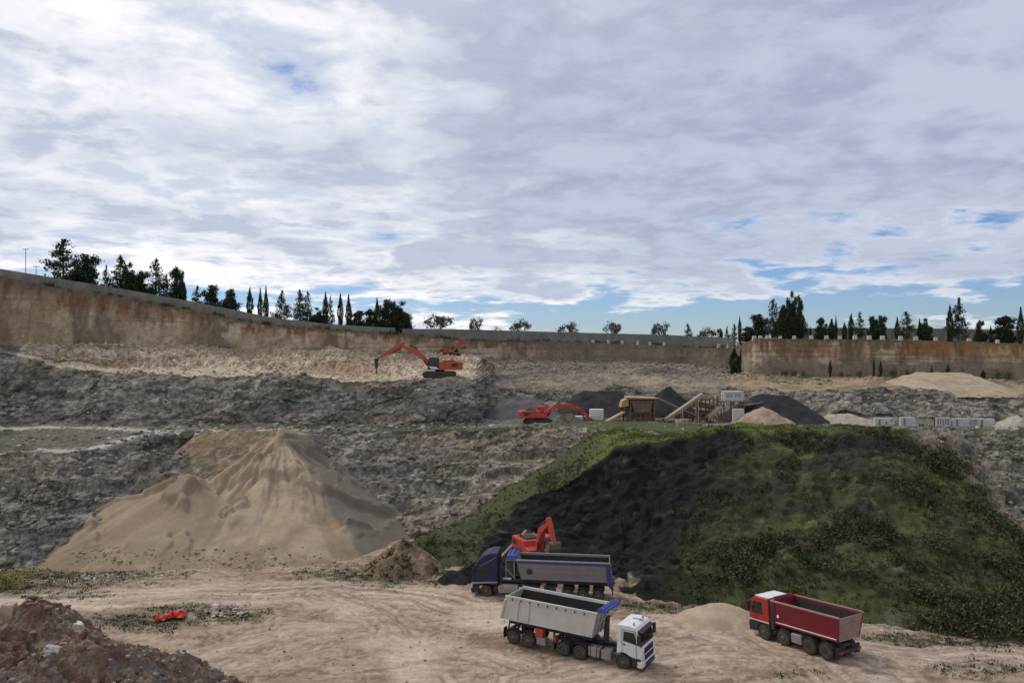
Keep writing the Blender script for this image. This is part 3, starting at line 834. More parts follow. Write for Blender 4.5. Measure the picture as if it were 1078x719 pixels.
def pick(mask, n):
    idx = np.flatnonzero(mask.ravel()); return rng.choice(idx, min(n, len(idx)), replace=False)
M_stone = ground_mat('stone', .3, 2.5, .5, 3.0, .12)
rows2 = np.broadcast_to(seg[:, None], PX.shape)
vis = (PX > -30) & (PX < 1110)
def scatter(name, mask, n, smin, smax, colset, prob=None):
    ix = pick(mask, n)
    pts = P1.reshape(-1, 3)[ix]
    sz = smin * (smax / smin) ** (rng.random(len(ix)) ** 2.2)
    base = np.array(colset)[rng.integers(len(colset), size=len(ix))] * rng.uniform(.7, 1.25, (len(ix), 1))
    stones(name, pts, sz, base, M_stone)
scatter('limestone_rubble', ((rows2 == 4) | (rows2 == 5)) & (PX > 25) & (PX < 520) & (PY > 362), 4200, .07, .38, [(0.50,0.41,0.29), (0.55,0.47,0.35), (0.36,0.27,0.17)])
scatter('scree', ((rows2 == 1) | (rows2 == 3)) & vis, 4800, .10, .6, [(0.23,0.205,0.165), (0.16,0.145,0.118), (0.27,0.24,0.195)])
scatter('bench_rubble', (rows2 == 2) & vis, 1800, .10, .5, [(0.25,0.23,0.2), (0.35,0.32,0.27), (0.16,0.15,0.13)])
scatter('rim_rubble', (rows2 == 5) & (PX > 520) & vis, 1800, .12, .6, [(0.26,0.215,0.16), (0.18,0.15,0.115), (0.36,0.29,0.2)])
scatter('floor_gravel', (rows2 == 0) & (P1[..., 1] > 44) & vis, 2600, .03, .14, [(0.36,0.28,0.2), (0.28,0.2,0.13), (0.48,0.42,0.33)])
# stones on the near debris heap and white rubble patch on the floor
n_ = 3600
rx = rng.uniform(dpk.x - 14, dpk.x + 15, n_); ry = rng.uniform(36, 54, n_); rz = deb_z(rx, ry)
k_ = rz > 0
cs_ = np.array([(0.17,0.12,0.085), (0.15,0.07,0.055), (0.30,0.265,0.22), (0.24,0.18,0.125), (0.36,0.31,0.245)])[rng.integers(5, size=n_)] * rng.uniform(.7, 1.2, (n_, 1))
stones('debris_stones', np.stack([rx, ry, rz], 1)[k_], (.04 * (6.5) ** (rng.random(n_) ** 2.6))[k_], cs_[k_], M_stone)
def patch_stones(name, px0, px1, py0, py1, n, s0, s1, colset, dz=0.0):
    pts = [FP(rng.uniform(px0, px1), rng.uniform(py0, py1)) + Vector((0, 0, dz)) for _ in range(n)]
    stones(name, [p_[:] for p_ in pts], s0 * (s1 / s0) ** rng.random(n) ** 2, np.array(colset)[rng.integers(len(colset), size=n)] * rng.uniform(.7, 1.2, (n, 1)), M_stone)
ix_ = rng.choice(np.flatnonzero((rk_ > .5).ravel() & (mpx.ravel() < 1120)), 700)
stones('slope_stones', Q1.reshape(-1, 3)[ix_], .08 * 5.0 ** (rng.random(700) ** 2.2), np.array([(0.26,0.235,0.19), (0.16,0.145,0.12), (0.33,0.29,0.235)])[rng.integers(3, size=700)], M_stone)
patch_stones('white_rubble', 85, 185, 603, 614, 500, .04, .22, [(0.5,0.46,0.38), (0.4,0.35,0.27)])
patch_stones('white_rubble', 215, 262, 636, 650, 160, .05, .3, [(0.45,0.4,0.33), (0.33,0.27,0.2)])
# ------------------------------------------------------------------ rim walls and blocks
M_conc = paint_mat('concrete', (0.25, 0.238, 0.205), .9, 0, .85, (0.115, 0.11, 0.082), .45)
M_concw = paint_mat('pale_concrete', (0.55, 0.54, 0.51), .85, 0, .5, (0.3, 0.27, 0.23), .6)
def rim_point(px, dY=0.5, dz=0.0):
    Y = float(np.interp(px, ST, LG[0] * 0 + LG[1])) + dY
    z = float(np.interp(px, ST, lz(LG)))
    Yw = Y * K
    return Vector(((px - 539) / F * Yw, Yw, z * K + dz))
def wall_strip(name, pts, thick, mat, label, cat):
    """pts: list of (Vector base, height)"""
    v, f = [], []
    for i, (p_, h_) in enumerate(pts):
        a = pts[max(i - 1, 0)][0]; b = pts[min(i + 1, len(pts) - 1)][0]
        d = Vector((b.x - a.x, b.y - a.y, 0)).normalized(); nrm = Vector((-d.y, d.x, 0)) * thick
        q = p_ + nrm
        v += [(p_.x, p_.y, p_.z - 1.2), (q.x, q.y, q.z - 1.2), (q.x, q.y, q.z + h_), (p_.x, p_.y, p_.z + h_)]
    n = len(pts)
    for i in range(n - 1):
        for k in range(4):
            f.append((4*i + k, 4*i + (k+1) % 4, 4*i + 4 + (k+1) % 4, 4*i + 4 + k))
    f += [(0, 1, 2, 3), (4*n-1, 4*n-2, 4*n-3, 4*n-4)]
    me = bpy.data.meshes.new(name); me.from_pydata(v, [], f); me.materials.append(mat)
    bm = bmesh.new(); bm.from_mesh(me); bmesh.ops.recalc_face_normals(bm, faces=bm.faces); bm.to_mesh(me); bm.free()
    return tag(link_mesh(name, me), label, cat)
topL = line((-160, 262), (0, 283), (130, 304), (200, 317), (290, 335), (350, 341), (430, 346))
wl_ = []
for px in np.arange(-160, 421, 12):
    b_ = rim_point(px, .35)
    tp = np.interp(px, [-160, 0, 130, 200, 290, 350, 430], [262, 283, 304.5, 317, 335, 341.5, 346])
    hz = CAMZ - (tp - HOR) / F * b_.y - b_.z
    wl_.append((b_, max(.5, hz)))
wall_strip('boundary_wall', wl_, .35, M_conc, 'long grey concrete parapet sloping down along the left rim under the pines', 'boundary wall')
wc_ = []
for px in np.arange(424, 775, 12):
    b_ = rim_point(px, .5)
    tp = np.interp(px, [424, 500, 600, 700, 775], [346, 347, 350, 352.5, 356])
    wc_.append((b_, max(.5, CAMZ - (tp - HOR) / F * b_.y - b_.z)))
wall_strip('boundary_wall', wc_, .4, M_conc, 'straight grey concrete wall along the far rim below the bare trees', 'boundary wall')
wr_ = []
for px in np.arange(812, 1200, 12):
    b_ = P(px, 358, 180); b_.z = 22.2 + 0
    tp = np.interp(px, [812, 870, 1000, 1078, 1200], [347, 345, 346, 348, 349])
    wr_.append((b_, CAMZ - (tp - HOR) / F * b_.y - b_.z))
wall_strip('boundary_wall', wr_, .3, M_conc, 'grey wall set back behind the trees on the right rim', 'boundary wall')

M_block = M_concw
def guard(px, dY, s, label, grp):
    b_ = rim_point(px, dY)
    m = MB()
    m.hexa([(-s*.55,-s*.4,-.25),(s*.55,-s*.4,-.25),(s*.55,s*.4,-.25),(-s*.55,s*.4,-.25),(-s*.45,-s*.32,s),(s*.45,-s*.32,s),(s*.45,s*.32,s),(-s*.45,s*.32,s)])
    o = m.build('guard_block', M_block, None, .05)
    o.location = b_; o.rotation_euler = (0, 0, rng.uniform(-.12, .12))
    tag(o, label, 'concrete block', grp)
    return o
for px in (794, 800.5, 808, 821.5, 836, 854, 870, 884, 900, 915, 929, 948, 964, 985, 1020, 1050):
    guard(px, .8, .82 + rng.uniform(-.12, .12), 'white concrete block spaced along the edge of the right rim wall', 'guard blocks on the right rim')
for px in (757, 767, 777):
    guard(px, -.1, .85, 'white concrete block on the rim under the dark trees, at the inner corner', 'guard blocks at the corner')
for px in (624, 640, 655, 671, 684, 699):
    guard(px, .05, .75, 'small pale block on the ledge along the foot of the far rim wall', 'blocks along the far rim')

# ------------------------------------------------------------------ trees
def leaf_mat(name, c1, c2):
    m, n, p = new_mat(name)
    g = n.nodes.new('ShaderNodeObjectInfo')
    a = _noise(n, 7.0, 3, .6, 'Object')
    mx = n.nodes.new('ShaderNodeMix'); mx.data_type = 'RGBA'
    n.links.new(_range(n, a, .35, .65, 0, 1), mx.inputs['Factor'])
    mx.inputs[6].default_value = (*c1, 1); mx.inputs[7].default_value = (*c2, 1)
    n.links.new(mx.outputs[2], p.inputs['Base Color'])
    p.inputs['Roughness'].default_value = .8; p.inputs['Specular IOR Level'].default_value = .2
    return m
M_pine = leaf_mat('pine_needles', (0.026, 0.042, 0.018), (0.06, 0.078, 0.034))
M_cyp = leaf_mat('cypress_foliage', (0.022, 0.036, 0.016), (0.05, 0.066, 0.028))
M_twig = leaf_mat('twigs', (0.12, 0.115, 0.07), (0.075, 0.085, 0.045))
M_bush = leaf_mat('shrub_leaves', (0.04, 0.055, 0.022), (0.075, 0.085, 0.036))
M_bark = paint_mat('bark', (0.06, 0.048, 0.036), .95, 0, .5, (0.1, 0.085, 0.065), 4)
def leaf_cloud(cs, size, rs, per=3, squash=.75):
    """little triangles round each clump centre"""
    v = []
    for c, r in zip(cs, rs):
        for _ in range(per):
            o = np.array(c) + rs_.normal(0, 1, 3) * r * np.array([1, 1, squash])
            a = rs_.normal(0, 1, (3, 3)); a /= np.linalg.norm(a, axis=1, keepdims=True)
            v.append(o + a * size * rs_.uniform(.6, 1.4))
    v = np.concatenate(v); f = np.arange(len(v)).reshape(-1, 3)
    return v, f
def tree_mesh(kind, seed):
    """crown and trunk meshes of unit height and about unit width"""
    global rs_
    rs_ = np.random.default_rng(seed)
    tr = MB(); cs, rr = [], []
    lean = rs_.uniform(-.03, .03, 2)
    if kind == 'pine':
        tr.tube((0, 0, -.04), (lean[0], lean[1], .95), .028, 7, .006)
        zb = .16
        nw = 15
        for w in range(nw):
            t = w / (nw - 1); zc = zb + (.97 - zb) * t
            L = .5 * (1 - t) ** .75 * rs_.uniform(.7, 1.1) * (0.75 + .5 * min(1, t * 5)) + .03
            for k in range(rs_.integers(4, 7)):
                if rs_.random() < .13: continue
                a = rs_.uniform(0, 6.283); l = L * rs_.uniform(.55, 1.1)
                e = np.array([math.cos(a) * l, math.sin(a) * l, zc + rs_.uniform(-.03, .05)])
                if l > .1: tr.tube((lean[0]*zc, lean[1]*zc, zc - .02), tuple(e), .007, 4, .003)
                for s in np.linspace(.35, 1, max(2, int(l * 14))):
                    cs.append((e[0]*s, e[1]*s, lerp(zc - .02, e[2], s))); rr.append(.022 + .03 * (1 - t))
        v, f = leaf_cloud(cs, .036, rr, 8, .6)
    elif kind == 'cypress':
        tr.tube((0, 0, -.04), (0, 0, .6), .05, 7, .02)
        for i in range(420):
            t = rs_.random(); zc = .03 + .97 * t
            r = .5 * (math.sin(math.pi * min(1, (t + .06) * .93)) ** .55) * (1 - t ** 3 * .75) * (1 + .18 * math.sin(9 * t + seed))
            a = rs_.uniform(0, 6.283); q = r * math.sqrt(rs_.uniform(.15, 1))
            cs.append((math.cos(a) * q, math.sin(a) * q, zc)); rr.append(.03)
        v, f = leaf_cloud(cs, .055, rr, 7, 1.0)
        v[:, :2] *= 1
    elif kind == 'dense':
        tr.tube((0, 0, -.04), (lean[0], lean[1], .75), .045, 7, .012)
        lobes = []
        for i in range(15):
            t = rs_.uniform(.22, .92); a = rs_.uniform(0, 6.283); q = rs_.uniform(.05, .36) * (1.15 - t * .75)
            lobes.append((math.cos(a) * q, math.sin(a) * q, t, rs_.uniform(.09, .18) * (1.25 - .6 * t)))
            tr.tube((0, 0, t * .6), (math.cos(a) * q, math.sin(a) * q, t), .012, 4, .005)
        lobes.append((lean[0], lean[1], .95, .07)); lobes.append((0, 0, .5, .2)); lobes.append((0, 0, .3, .22))
        for k in range(4): lobes.append((rs_.uniform(-.22, .22), rs_.uniform(-.22, .22), rs_.uniform(.12, .26), .17))
        for (a_, b_, c_, r_) in lobes:
            for i in range(int(26 + 400 * r_ * r_ * 6)):
                d = rs_.normal(0, 1, 3); d /= np.linalg.norm(d); q = r_ * rs_.random() ** .4
                cs.append((a_ + d[0]*q, b_ + d[1]*q, min(1.02, max(.06, c_ + d[2]*q)))); rr.append(.022)
        v, f = leaf_cloud(cs, .03, rr, 5, .8)
    elif kind == 'bare':
        def br(p_, d, l, r_, dep):
            e = p_ + d * l
            tr.tube(tuple(p_), tuple(e), r_, 4, r_ * .6)
            if dep == 0:
                cs.append(tuple(e)); rr.append(.05); return
            for k in range(3 if dep > 1 else 4):
                nd = d + rs_.normal(0, .5, 3); nd[2] = abs(nd[2]) * .8 + .15; nd /= np.linalg.norm(nd)
                br(e, nd, l * rs_.uniform(.6, .85), r_ * .55, dep - 1)
        for k in range(4):
            d = np.array([rs_.normal(0, .35), rs_.normal(0, .35), 1.0]); d /= np.linalg.norm(d)
            br(np.array([0, 0, -.03]), d, .3, .022, 3)
        v, f = leaf_cloud(cs, .05, rr, 5, .8)
    else:                                                    # shrub
        for k in range(5):
            a = rs_.uniform(0, 6.283); tr.tube((0, 0, -.05), (math.cos(a) * .25, math.sin(a) * .25, .6), .02, 4, .006)
        for i in range(240):
            d = rs_.normal(0, 1, 3); d /= np.linalg.norm(d); q = .5 * rs_.random() ** .4 * (1 + .3 * math.sin(3 * d[0] + seed))
            cs.append((d[0]*q, d[1]*q, max(.02, .48 + d[2]*q))); rr.append(.04)
        v, f = leaf_cloud(cs, .045, rr, 4, .9)
    # normalise
    v[:, 2] = v[:, 2] / v[:, 2].max()
    wd = max(np.percentile(np.abs(v[:, 0]), 98.5), 1e-3) * 2 * (0.92 if kind != 'bare' else 1)
    v[:, :2] /= wd * (1.3 if kind == 'cypress' else 1)
    mats = {'pine': M_pine, 'cypress': M_cyp, 'dense': M_cyp, 'bare': M_twig, 'shrub': M_bush}
    cm = np_mesh(kind + '_crown', v, f, mats[kind], None, False)
    t_ = tr.build(kind + '_trunk', M_bark); tm = t_.data
    for vt in tm.vertices: vt.co.x /= wd; vt.co.y /= wd
    bpy.data.objects.remove(t_)
    return cm, tm
TM = {k: [tree_mesh(k, 40 + 7 * i + j * 100) for i in range(n)] for j, (k, n) in enumerate((('pine', 5), ('cypress', 4), ('dense', 5), ('bare', 4), ('shrub', 4)))}
NAMES = {'pine': 'pine_tree', 'cypress': 'cypress_tree', 'dense': 'evergreen_tree', 'bare': 'bare_tree', 'shrub': 'shrub'}
cnt = {}
def tree(kind, base, hgt, wid, label, cat='tree', group=None, name=None):
    i = cnt.get(kind, 0); cnt[kind] = i + 1
    cm, tm = TM[kind][i % len(TM[kind])]
    root = empty(name or NAMES[kind], base, rng.uniform(0, 6.28))
    tag(root, label, cat, group)
    for nm, me in (('crown', cm), ('trunk', tm)):
        o = link_mesh(nm, me, root); o.scale = (wid, wid, hgt)
    return root
def rim_tree(kind, px, top, base, w, label, dY=5.0, group=None):
    b_ = rim_point(px, dY)
    zt = CAMZ - (top - HOR) / F * b_.y
    zb = min(b_.z, CAMZ - (base + 1.5 - HOR) / F * b_.y)
    b_.z = zb
    return tree(kind, b_, zt - zb, w / F * b_.y, label, 'tree', group)
GL, GC, GF, GR_ = 'trees along the left rim', 'trees on the rim by the step in the wall', 'bare trees beyond the far rim wall', 'trees on the right rim'
TREES = [
 ('pine', 67, 250, 297, 38, 'tallest wide open crowned pine, leftmost tree on the left rim beside the two poles', GL),
 ('dense', 91, 266, 301, 30, 'broad dark evergreen touching the leftmost tall pine on its right', GL),
 ('pine', 112, 278, 305, 12, 'small slim pine standing alone between two dark clumps on the left rim', GL),
 ('pine', 127, 268, 309, 22, 'pointed dark conifer at the left end of the dense clump', GL),
 ('dense', 137, 275, 310, 17, 'narrow dark evergreen second from the left in the dense clump', GL),
 ('dense', 149, 284, 313, 19, 'low rounded evergreen in the dip in the middle of the dense clump', GL),
 ('pine', 164, 271, 316, 24, 'tall broad conifer with ragged branches right of the dip in the dense clump', GL),
 ('pine', 175, 289, 318, 14, 'short conifer hidden between the ragged conifer and the last pointed one', GL),
 ('dense', 185, 279, 321, 17, 'pointed evergreen near the right end of the dense clump on the left rim', GL),
 ('cypress', 192, 291, 322, 9, 'dark columnar cypress closing the right end of the dense clump', GL),
 ('pine', 208, 300, 324, 12, 'small conifer with a thin bare leader after the gap in the left row', GL),
 ('dense', 222, 299, 327, 21, 'rounded bushy evergreen beside the small conifer with the thin leader', GL),
 ('dense', 243, 303, 330, 18, 'rounded evergreen standing alone just left of the three slender cypresses', GL),
 ('cypress', 263, 301, 333, 8, 'lone slender cypress, leftmost of the three slender ones', GL),
 ('cypress', 274, 302, 335, 6, 'very thin cypress, left one of a close pair', GL),
 ('cypress', 280, 299, 336, 7, 'slightly taller thin cypress, right one of a close pair', GL),
 ('pine', 297, 305, 340, 19, 'open branched see through pine right of the pair of thin cypresses', GL),
 ('pine', 315.5, 304, 341, 14, 'airy pine, left one of two standing close together', GC),
 ('pine', 324, 306, 342, 14, 'airy pine, right one of two standing close together', GC),
 ('dense', 334, 323, 344, 15, 'low bushy evergreen between the two airy pines and a thin cypress', GC),
 ('cypress', 342.6, 306, 345, 7, 'thin tall cypress rising from the low dark hedge, first of three', GC),
 ('pine', 348, 311, 345, 8, 'meagre thin conifer between the first two tall cypresses of the hedge', GC),
 ('cypress', 358.4, 307, 346, 7, 'thin tall cypress rising from the low dark hedge, middle of three', GC),
 ('cypress', 367, 309, 347, 7.5, 'thin tall cypress rising from the low dark hedge, last of three', GC),
 ('dense', 378, 326, 347, 18, 'low spreading evergreen just right of the last thin cypress', GC),
 ('dense', 389, 324, 348, 16, 'low evergreen at the left foot of the big dark clump', GC),
 ('cypress', 397, 312, 348, 9, 'cypress spike at the left end of the big dark clump', GC),
 ('dense', 406, 314, 349, 19, 'large dark evergreen in the middle of the big clump by the wall step', GC),
 ('dense', 414.5, 316, 349, 13, 'narrow dark evergreen squeezed inside the big clump by the wall step', GC),
 ('dense', 423, 316, 349, 22, 'large dark evergreen ending the big clump on its right', GC),
 ('bare', 460, 330, 347, 38, 'wide twiggy bush nearest the big dark clump on the far rim', GF),
 ('bare', 503, 333, 347, 24, 'twiggy bush against white cloud, second from the big dark clump', GF),
 ('shrub', 522, 342, 348, 12, 'small low shrub right of the second twiggy bush on the far rim', GF),
 ('bare', 550, 334, 349, 26, 'rounded twiggy tree above the middle of the far rim wall', GF),
 ('bare', 599.5, 337, 351, 26, 'twiggy tree with two rounded halves against white cloud', GF),
 ('bare', 645, 337, 352, 22, 'twiggy tree standing upright against blue sky left of the widest one', GF),
 ('bare', 697.7, 338, 354, 30, 'widest twiggy tree of the far rim, left of the small dark pine', GF),
 ('pine', 724, 340, 358, 10, 'small dark pine standing alone against the far rim wall', GF),
 ('bare', 748, 343, 355, 26, 'low brownish twiggy tree right of the small dark pine', GF),
 ('dense', 758, 345, 361, 8, 'small dark evergreen, first of the little row at the inner corner', GR_),
 ('pine', 765.5, 343, 361, 7, 'small pointed conifer, second of the little row at the inner corner', GR_),
 ('pine', 773, 340, 361, 7, 'small pointed conifer right before the thin cypress at the inner corner', GR_),
 ('cypress', 778.8, 332, 361, 4.5, 'needle thin cypress rising over the little row at the inner corner', GR_),
 ('dense', 787, 343, 358, 15, 'low dark evergreen at the left foot of the tall right cluster', GR_),
 ('dense', 799, 330, 356, 22, 'sloping dark evergreen on the left side of the tall right cluster', GR_),
 ('pine', 813.7, 314, 356, 20, 'tall pointed conifer, left peak of the tall right cluster', GR_),
 ('dense', 825, 320, 356, 17, 'dark evergreen filling the saddle between the two peaks of the tall cluster', GR_),
 ('dense', 833.5, 305, 356, 15, 'tallest dark evergreen, right peak of the tall right cluster', GR_),
 ('dense', 840.5, 309, 356, 12, 'narrow dark evergreen on the right edge of the tall right cluster', GR_),
 ('cypress', 853, 343, 356, 3, 'tiny thin cypress in the gap right of the tall cluster', GR_),
 ('dense', 864, 333, 357, 12, 'dark evergreen, first right of the gap after the tall cluster', GR_),
 ('cypress', 875.5, 335, 357, 9, 'stout cypress left of the needle thin one in the middle of the right rim', GR_),
 ('cypress', 880, 331, 357, 4, 'needle thin cypress beside a stout one in the middle of the right rim', GR_),
 ('cypress', 889, 339, 357, 6, 'short cypress just left of a taller slim one', GR_),
 ('cypress', 896, 329, 357, 7, 'tall slim cypress just left of the sparse little pine', GR_),
 ('pine', 905, 328, 357, 12, 'sparse little pine with visible branches on the right rim', GR_),
 ('dense', 919, 332, 358, 11, 'narrow half of the twin rounded evergreens on the right rim', GR_),
 ('dense', 927.5, 331, 358, 14, 'wide half of the twin rounded evergreens on the right rim', GR_),
 ('cypress', 944.5, 333, 358, 6, 'thin cypress against the left side of a bushy pine', GR_),
 ('pine', 954, 327, 359, 18, 'bushy pine midway between the twin evergreens and the tall pine', GR_),
 ('cypress', 968, 334, 359, 5, 'thin cypress against the left side of a rounded evergreen', GR_),
 ('dense', 974, 334, 359, 14, 'rounded evergreen left of the tall right pine', GR_),
 ('cypress', 1000, 320, 360, 7.5, 'tall cypress pressed against the tall right pine', GR_),
 ('pine', 1009.6, 312, 361, 22, 'tallest pine of the right end, with layered branches', GR_),
 ('dense', 1031.5, 336, 361, 10, 'slim dark evergreen alone right of the tall layered pine', GR_),
 ('cypress', 1043, 342, 361, 4, 'short thin cypress between a slim evergreen and the last spreading one', GR_),
 ('dense', 1058, 331, 362, 24, 'spreading evergreen near the right edge of the photo', GR_),
 ('cypress', 1074.5, 322, 362, 8, 'dark cypress at the very right edge of the photo', GR_),
]
for t in TREES: rim_tree(*t[:6], group=t[6], dY=4.0 if t[1] < 780 else 3.0 + 2 * (t[1] % 3))
# saplings on the ledge of the right rim wall, dark shrub in the corner
def wall_plant(kind, px, top, base, w, label, grp=None, Y=None):
    Yq = Y or (float(np.interp(px, ST, LF[1])) - 1.2)
    b_ = P(px, base + .5, Yq)
    gz = ground(px, Yq) * K; b_.z = min(b_.z, gz + .1) if abs(b_.z - gz) < 2.5 else b_.z
    zt = CAMZ - (top - HOR) / F * b_.y
    tree(kind, b_, zt - b_.z, w / F * b_.y, label, 'sapling' if kind != 'shrub' else 'shrub', grp)
GS = 'saplings at the foot of the right rim wall'
for px, top, base, w, lab in ((874, 377, 396, 4, 'taller dark sapling at the foot of the right rim wall, first from the left'),
        (920, 376, 396, 2.5, 'thin sapling at the wall foot below the twin rounded evergreens'),
        (927, 379, 396, 4, 'bushier sapling close right of a thin one at the wall foot'),
        (981, 384, 397, 2.5, 'thin sapling at the wall foot left of the broad tan heap peak'),
        (998, 382, 398, 5.5, 'dark bushy sapling at the wall foot above the broad tan heap'),
        (1035, 389, 399, 5.5, 'rounded sapling at the wall foot right of the broad tan heap')):
    wall_plant('cypress', px, top, base, w, lab, GS)
for px, w in ((826, 6), (835, 5), (846, 5), (886, 5), (905, 5), (941, 6), (955, 5), (962, 5), (1012, 6), (1050, 6), (1062, 7)):
    wall_plant('shrub', px, 388 + rng.uniform(-3, 2), 396, w, 'small dark shrub dotted along the foot of the right rim wall', 'small shrubs on the ledge')
wall_plant('cypress', 773, 364, 396, 12, 'dark upright shrub left in the inner corner of the rim wall', None, 178)
wall_plant('cypress', 781, 366, 395, 11, 'dark upright shrub right in the inner corner of the rim wall', None, 177)

# antenna poles on the left rim
M_steel = paint_mat('galvanised_steel', (0.30, 0.30, 0.30), .5, .6, .3)
def pole(px, top, base, w, label):
    b_ = rim_point(px, 6.0); b_.z = min(b_.z, CAMZ - (base - HOR) / F * b_.y)
    h_ = CAMZ - (top - HOR) / F * b_.y - b_.z
    root = empty('antenna_pole', b_); tag(root, label, 'pole', 'poles on the left rim')
    MB().tube((0, 0, -.3), (0, 0, h_), .07, 8, .05).build('mast', M_steel, root)
    m = MB(); m.bar((-w, 0, h_ - .1), (w, 0, h_ - .1), .1)
    for k in (-.7, -.2, .3, .8): m.bar((w * k, -.35, h_ - .1), (w * k, .35, h_ - .1), .05)
    m.build('antenna', M_steel, root)
pole(27, 262, 288, .55, 'tall thin grey pole with a small crossbar, left of all the trees on the rim')
pole(38, 280, 292, .5, 'short thin grey pole with a small crossbar, between the tall pole and the first pine')

# ------------------------------------------------------------------ grass, weeds and bushes on the embankment (uncountable)
def tuft_mesh(name, pts, nrm_up, sizes, cols, mat, blades=7, spread=.5, tall=1.0):
    n = len(pts); b = blades
    c = np.repeat(pts, b, 0); s = np.repeat(sizes, b)[:, None]
    a = rng.uniform(0, 6.283, n * b); r_ = rng.random(n * b) ** .6
    off = np.stack([np.cos(a) * r_, np.sin(a) * r_, np.zeros(n * b)], 1) * s * spread
    a2 = rng.uniform(0, 6.283, n * b)
    side_ = np.stack([np.cos(a2), np.sin(a2), rng.uniform(-.2, .2, n * b)], 1) * s * .20
    tip = np.stack([np.cos(a) * r_ * .6, np.sin(a) * r_ * .6, rng.uniform(.5, 1.15, n * b) * tall], 1) * s
    base = c + off - np.array([0, 0, .08])
    v = np.stack([base - side_, base + side_, base + tip], 1).reshape(-1, 3)
    f = np.arange(len(v)).reshape(-1, 3)
    cc_ = np.repeat(np.repeat(cols, b, 0), 3, 0) * np.repeat(rng.uniform(.65, 1.35, (n * b, 1)), 3, 0)
    o = link_mesh(name, np_mesh(name, v, f, mat, cc_, False))
    return tag(o, kind='stuff')
M_grass = ground_mat('grass_blades', .2, 2.0, 0, 1, .01, rough=.85)
Qf = Q1.reshape(-1, 3); gw = GREENW.ravel(); qt = MT.ravel(); qx = mpx.ravel(); qy = mpy.ravel()
ok = (qt > .02) & (qt < 2.0)
pr = np.where(ok, gw ** 1.5, 0) * np.where(qx < 545, .5, 1) * np.where(qt > 1, 1.5, 1) * (0.25 + 1.5 * sst(.4, .6, nb.ravel()))
ix = rng.choice(len(pr), 15000, p=pr / pr.sum())
tcol = CM.reshape(-1, 3)[ix] * rng.uniform(.8, 1.35, (len(ix), 1))
tuft_mesh('grass', Qf[ix] + rng.normal(0, .05, (len(ix), 3)), None, .14 + .30 * rng.random(len(ix)) ** 2, tcol, M_grass)
# weedy bush clumps
pr2 = pr * sst(690, 740, qx) * sst(.5, .62, fbm(Qf[:, 0] * .3, Qf[:, 1] * .3, 0, 3, seed=700)) * (qt < 1)
ix = rng.choice(len(pr2), 2600, p=pr2 / pr2.sum())
cs_ = np.array([(0.045, 0.055, 0.024), (0.07, 0.075, 0.035), (0.03, 0.042, 0.018), (0.10, 0.105, 0.04), (0.085, 0.07, 0.045)])[rng.integers(5, size=len(ix))]
hs = .35 + .75 * rng.random(len(ix)) ** 2
nl_ = 46
cen = np.repeat(Qf[ix], nl_, 0); hh = np.repeat(hs, nl_)[:, None]
dd_ = rng.normal(0, 1, (len(cen), 3)); dd_ /= np.linalg.norm(dd_, axis=1, keepdims=True); dd_[:, 2] = np.abs(dd_[:, 2]) * .75
rad_ = hh * (.55 + .5 * rng.random((len(cen), 1)) ** .5) * (1 + .35 * np.sin(dd_[:, :1] * 5 + cen[:, :1]))
lc = cen + dd_ * rad_
la = rng.normal(0, 1, (len(cen), 3, 3)); la /= np.linalg.norm(la, axis=2, keepdims=True)
lv = (lc[:, None, :] + la * (.10 + .10 * rng.random((len(cen), 1, 1)))).reshape(-1, 3)
lcol = np.repeat(np.repeat(cs_, nl_, 0) * rng.uniform(.6, 1.4, (len(cen), 1)), 3, 0)
tag(link_mesh('undergrowth', np_mesh('undergrowth', lv, np.arange(len(lv)).reshape(-1, 3), M_grass, lcol, False)), kind='stuff')
# rough weeds on the quarry floor patches
ffl = P1[fl].reshape(-1, 3); bw = BASE_GR.ravel() * (ffl[:, 1] > 44) * (PX[fl].ravel() < 1100) * (PX[fl].ravel() > -20)
ix = rng.choice(len(bw), 7500, p=bw / bw.sum())
cs_ = np.array([(0.06, 0.068, 0.03), (0.085, 0.085, 0.04), (0.045, 0.05, 0.024)])[rng.integers(3, size=len(ix))]
tuft_mesh('weeds', ffl[ix] + rng.normal(0, .12, (len(ix), 3)) * np.array([1, 1, 0]), None, .10 + .28 * rng.random(len(ix)) ** 2, cs_, M_grass, 7, .6, .7)
# plants growing on the rock faces
rk = ((rows2 == 1) | (rows2 == 2) | (rows2 == 3)) & vis
pw_ = (rk * sst(.54, .66, fbm(P1[..., 0] * .12, P1[..., 1] * .12, P1[..., 2] * .2, 4, seed=151))).ravel()
ix = rng.choice(len(pw_), 2600, p=pw_ / pw_.sum())
cs_ = np.array([(0.055, 0.062, 0.03), (0.08, 0.085, 0.04), (0.04, 0.046, 0.022)])[rng.integers(3, size=len(ix))]
tuft_mesh('rock_plants', P1.reshape(-1, 3)[ix], None, .15 + .4 * rng.random(len(ix)) ** 2, cs_, M_grass, 8, .7, .6)
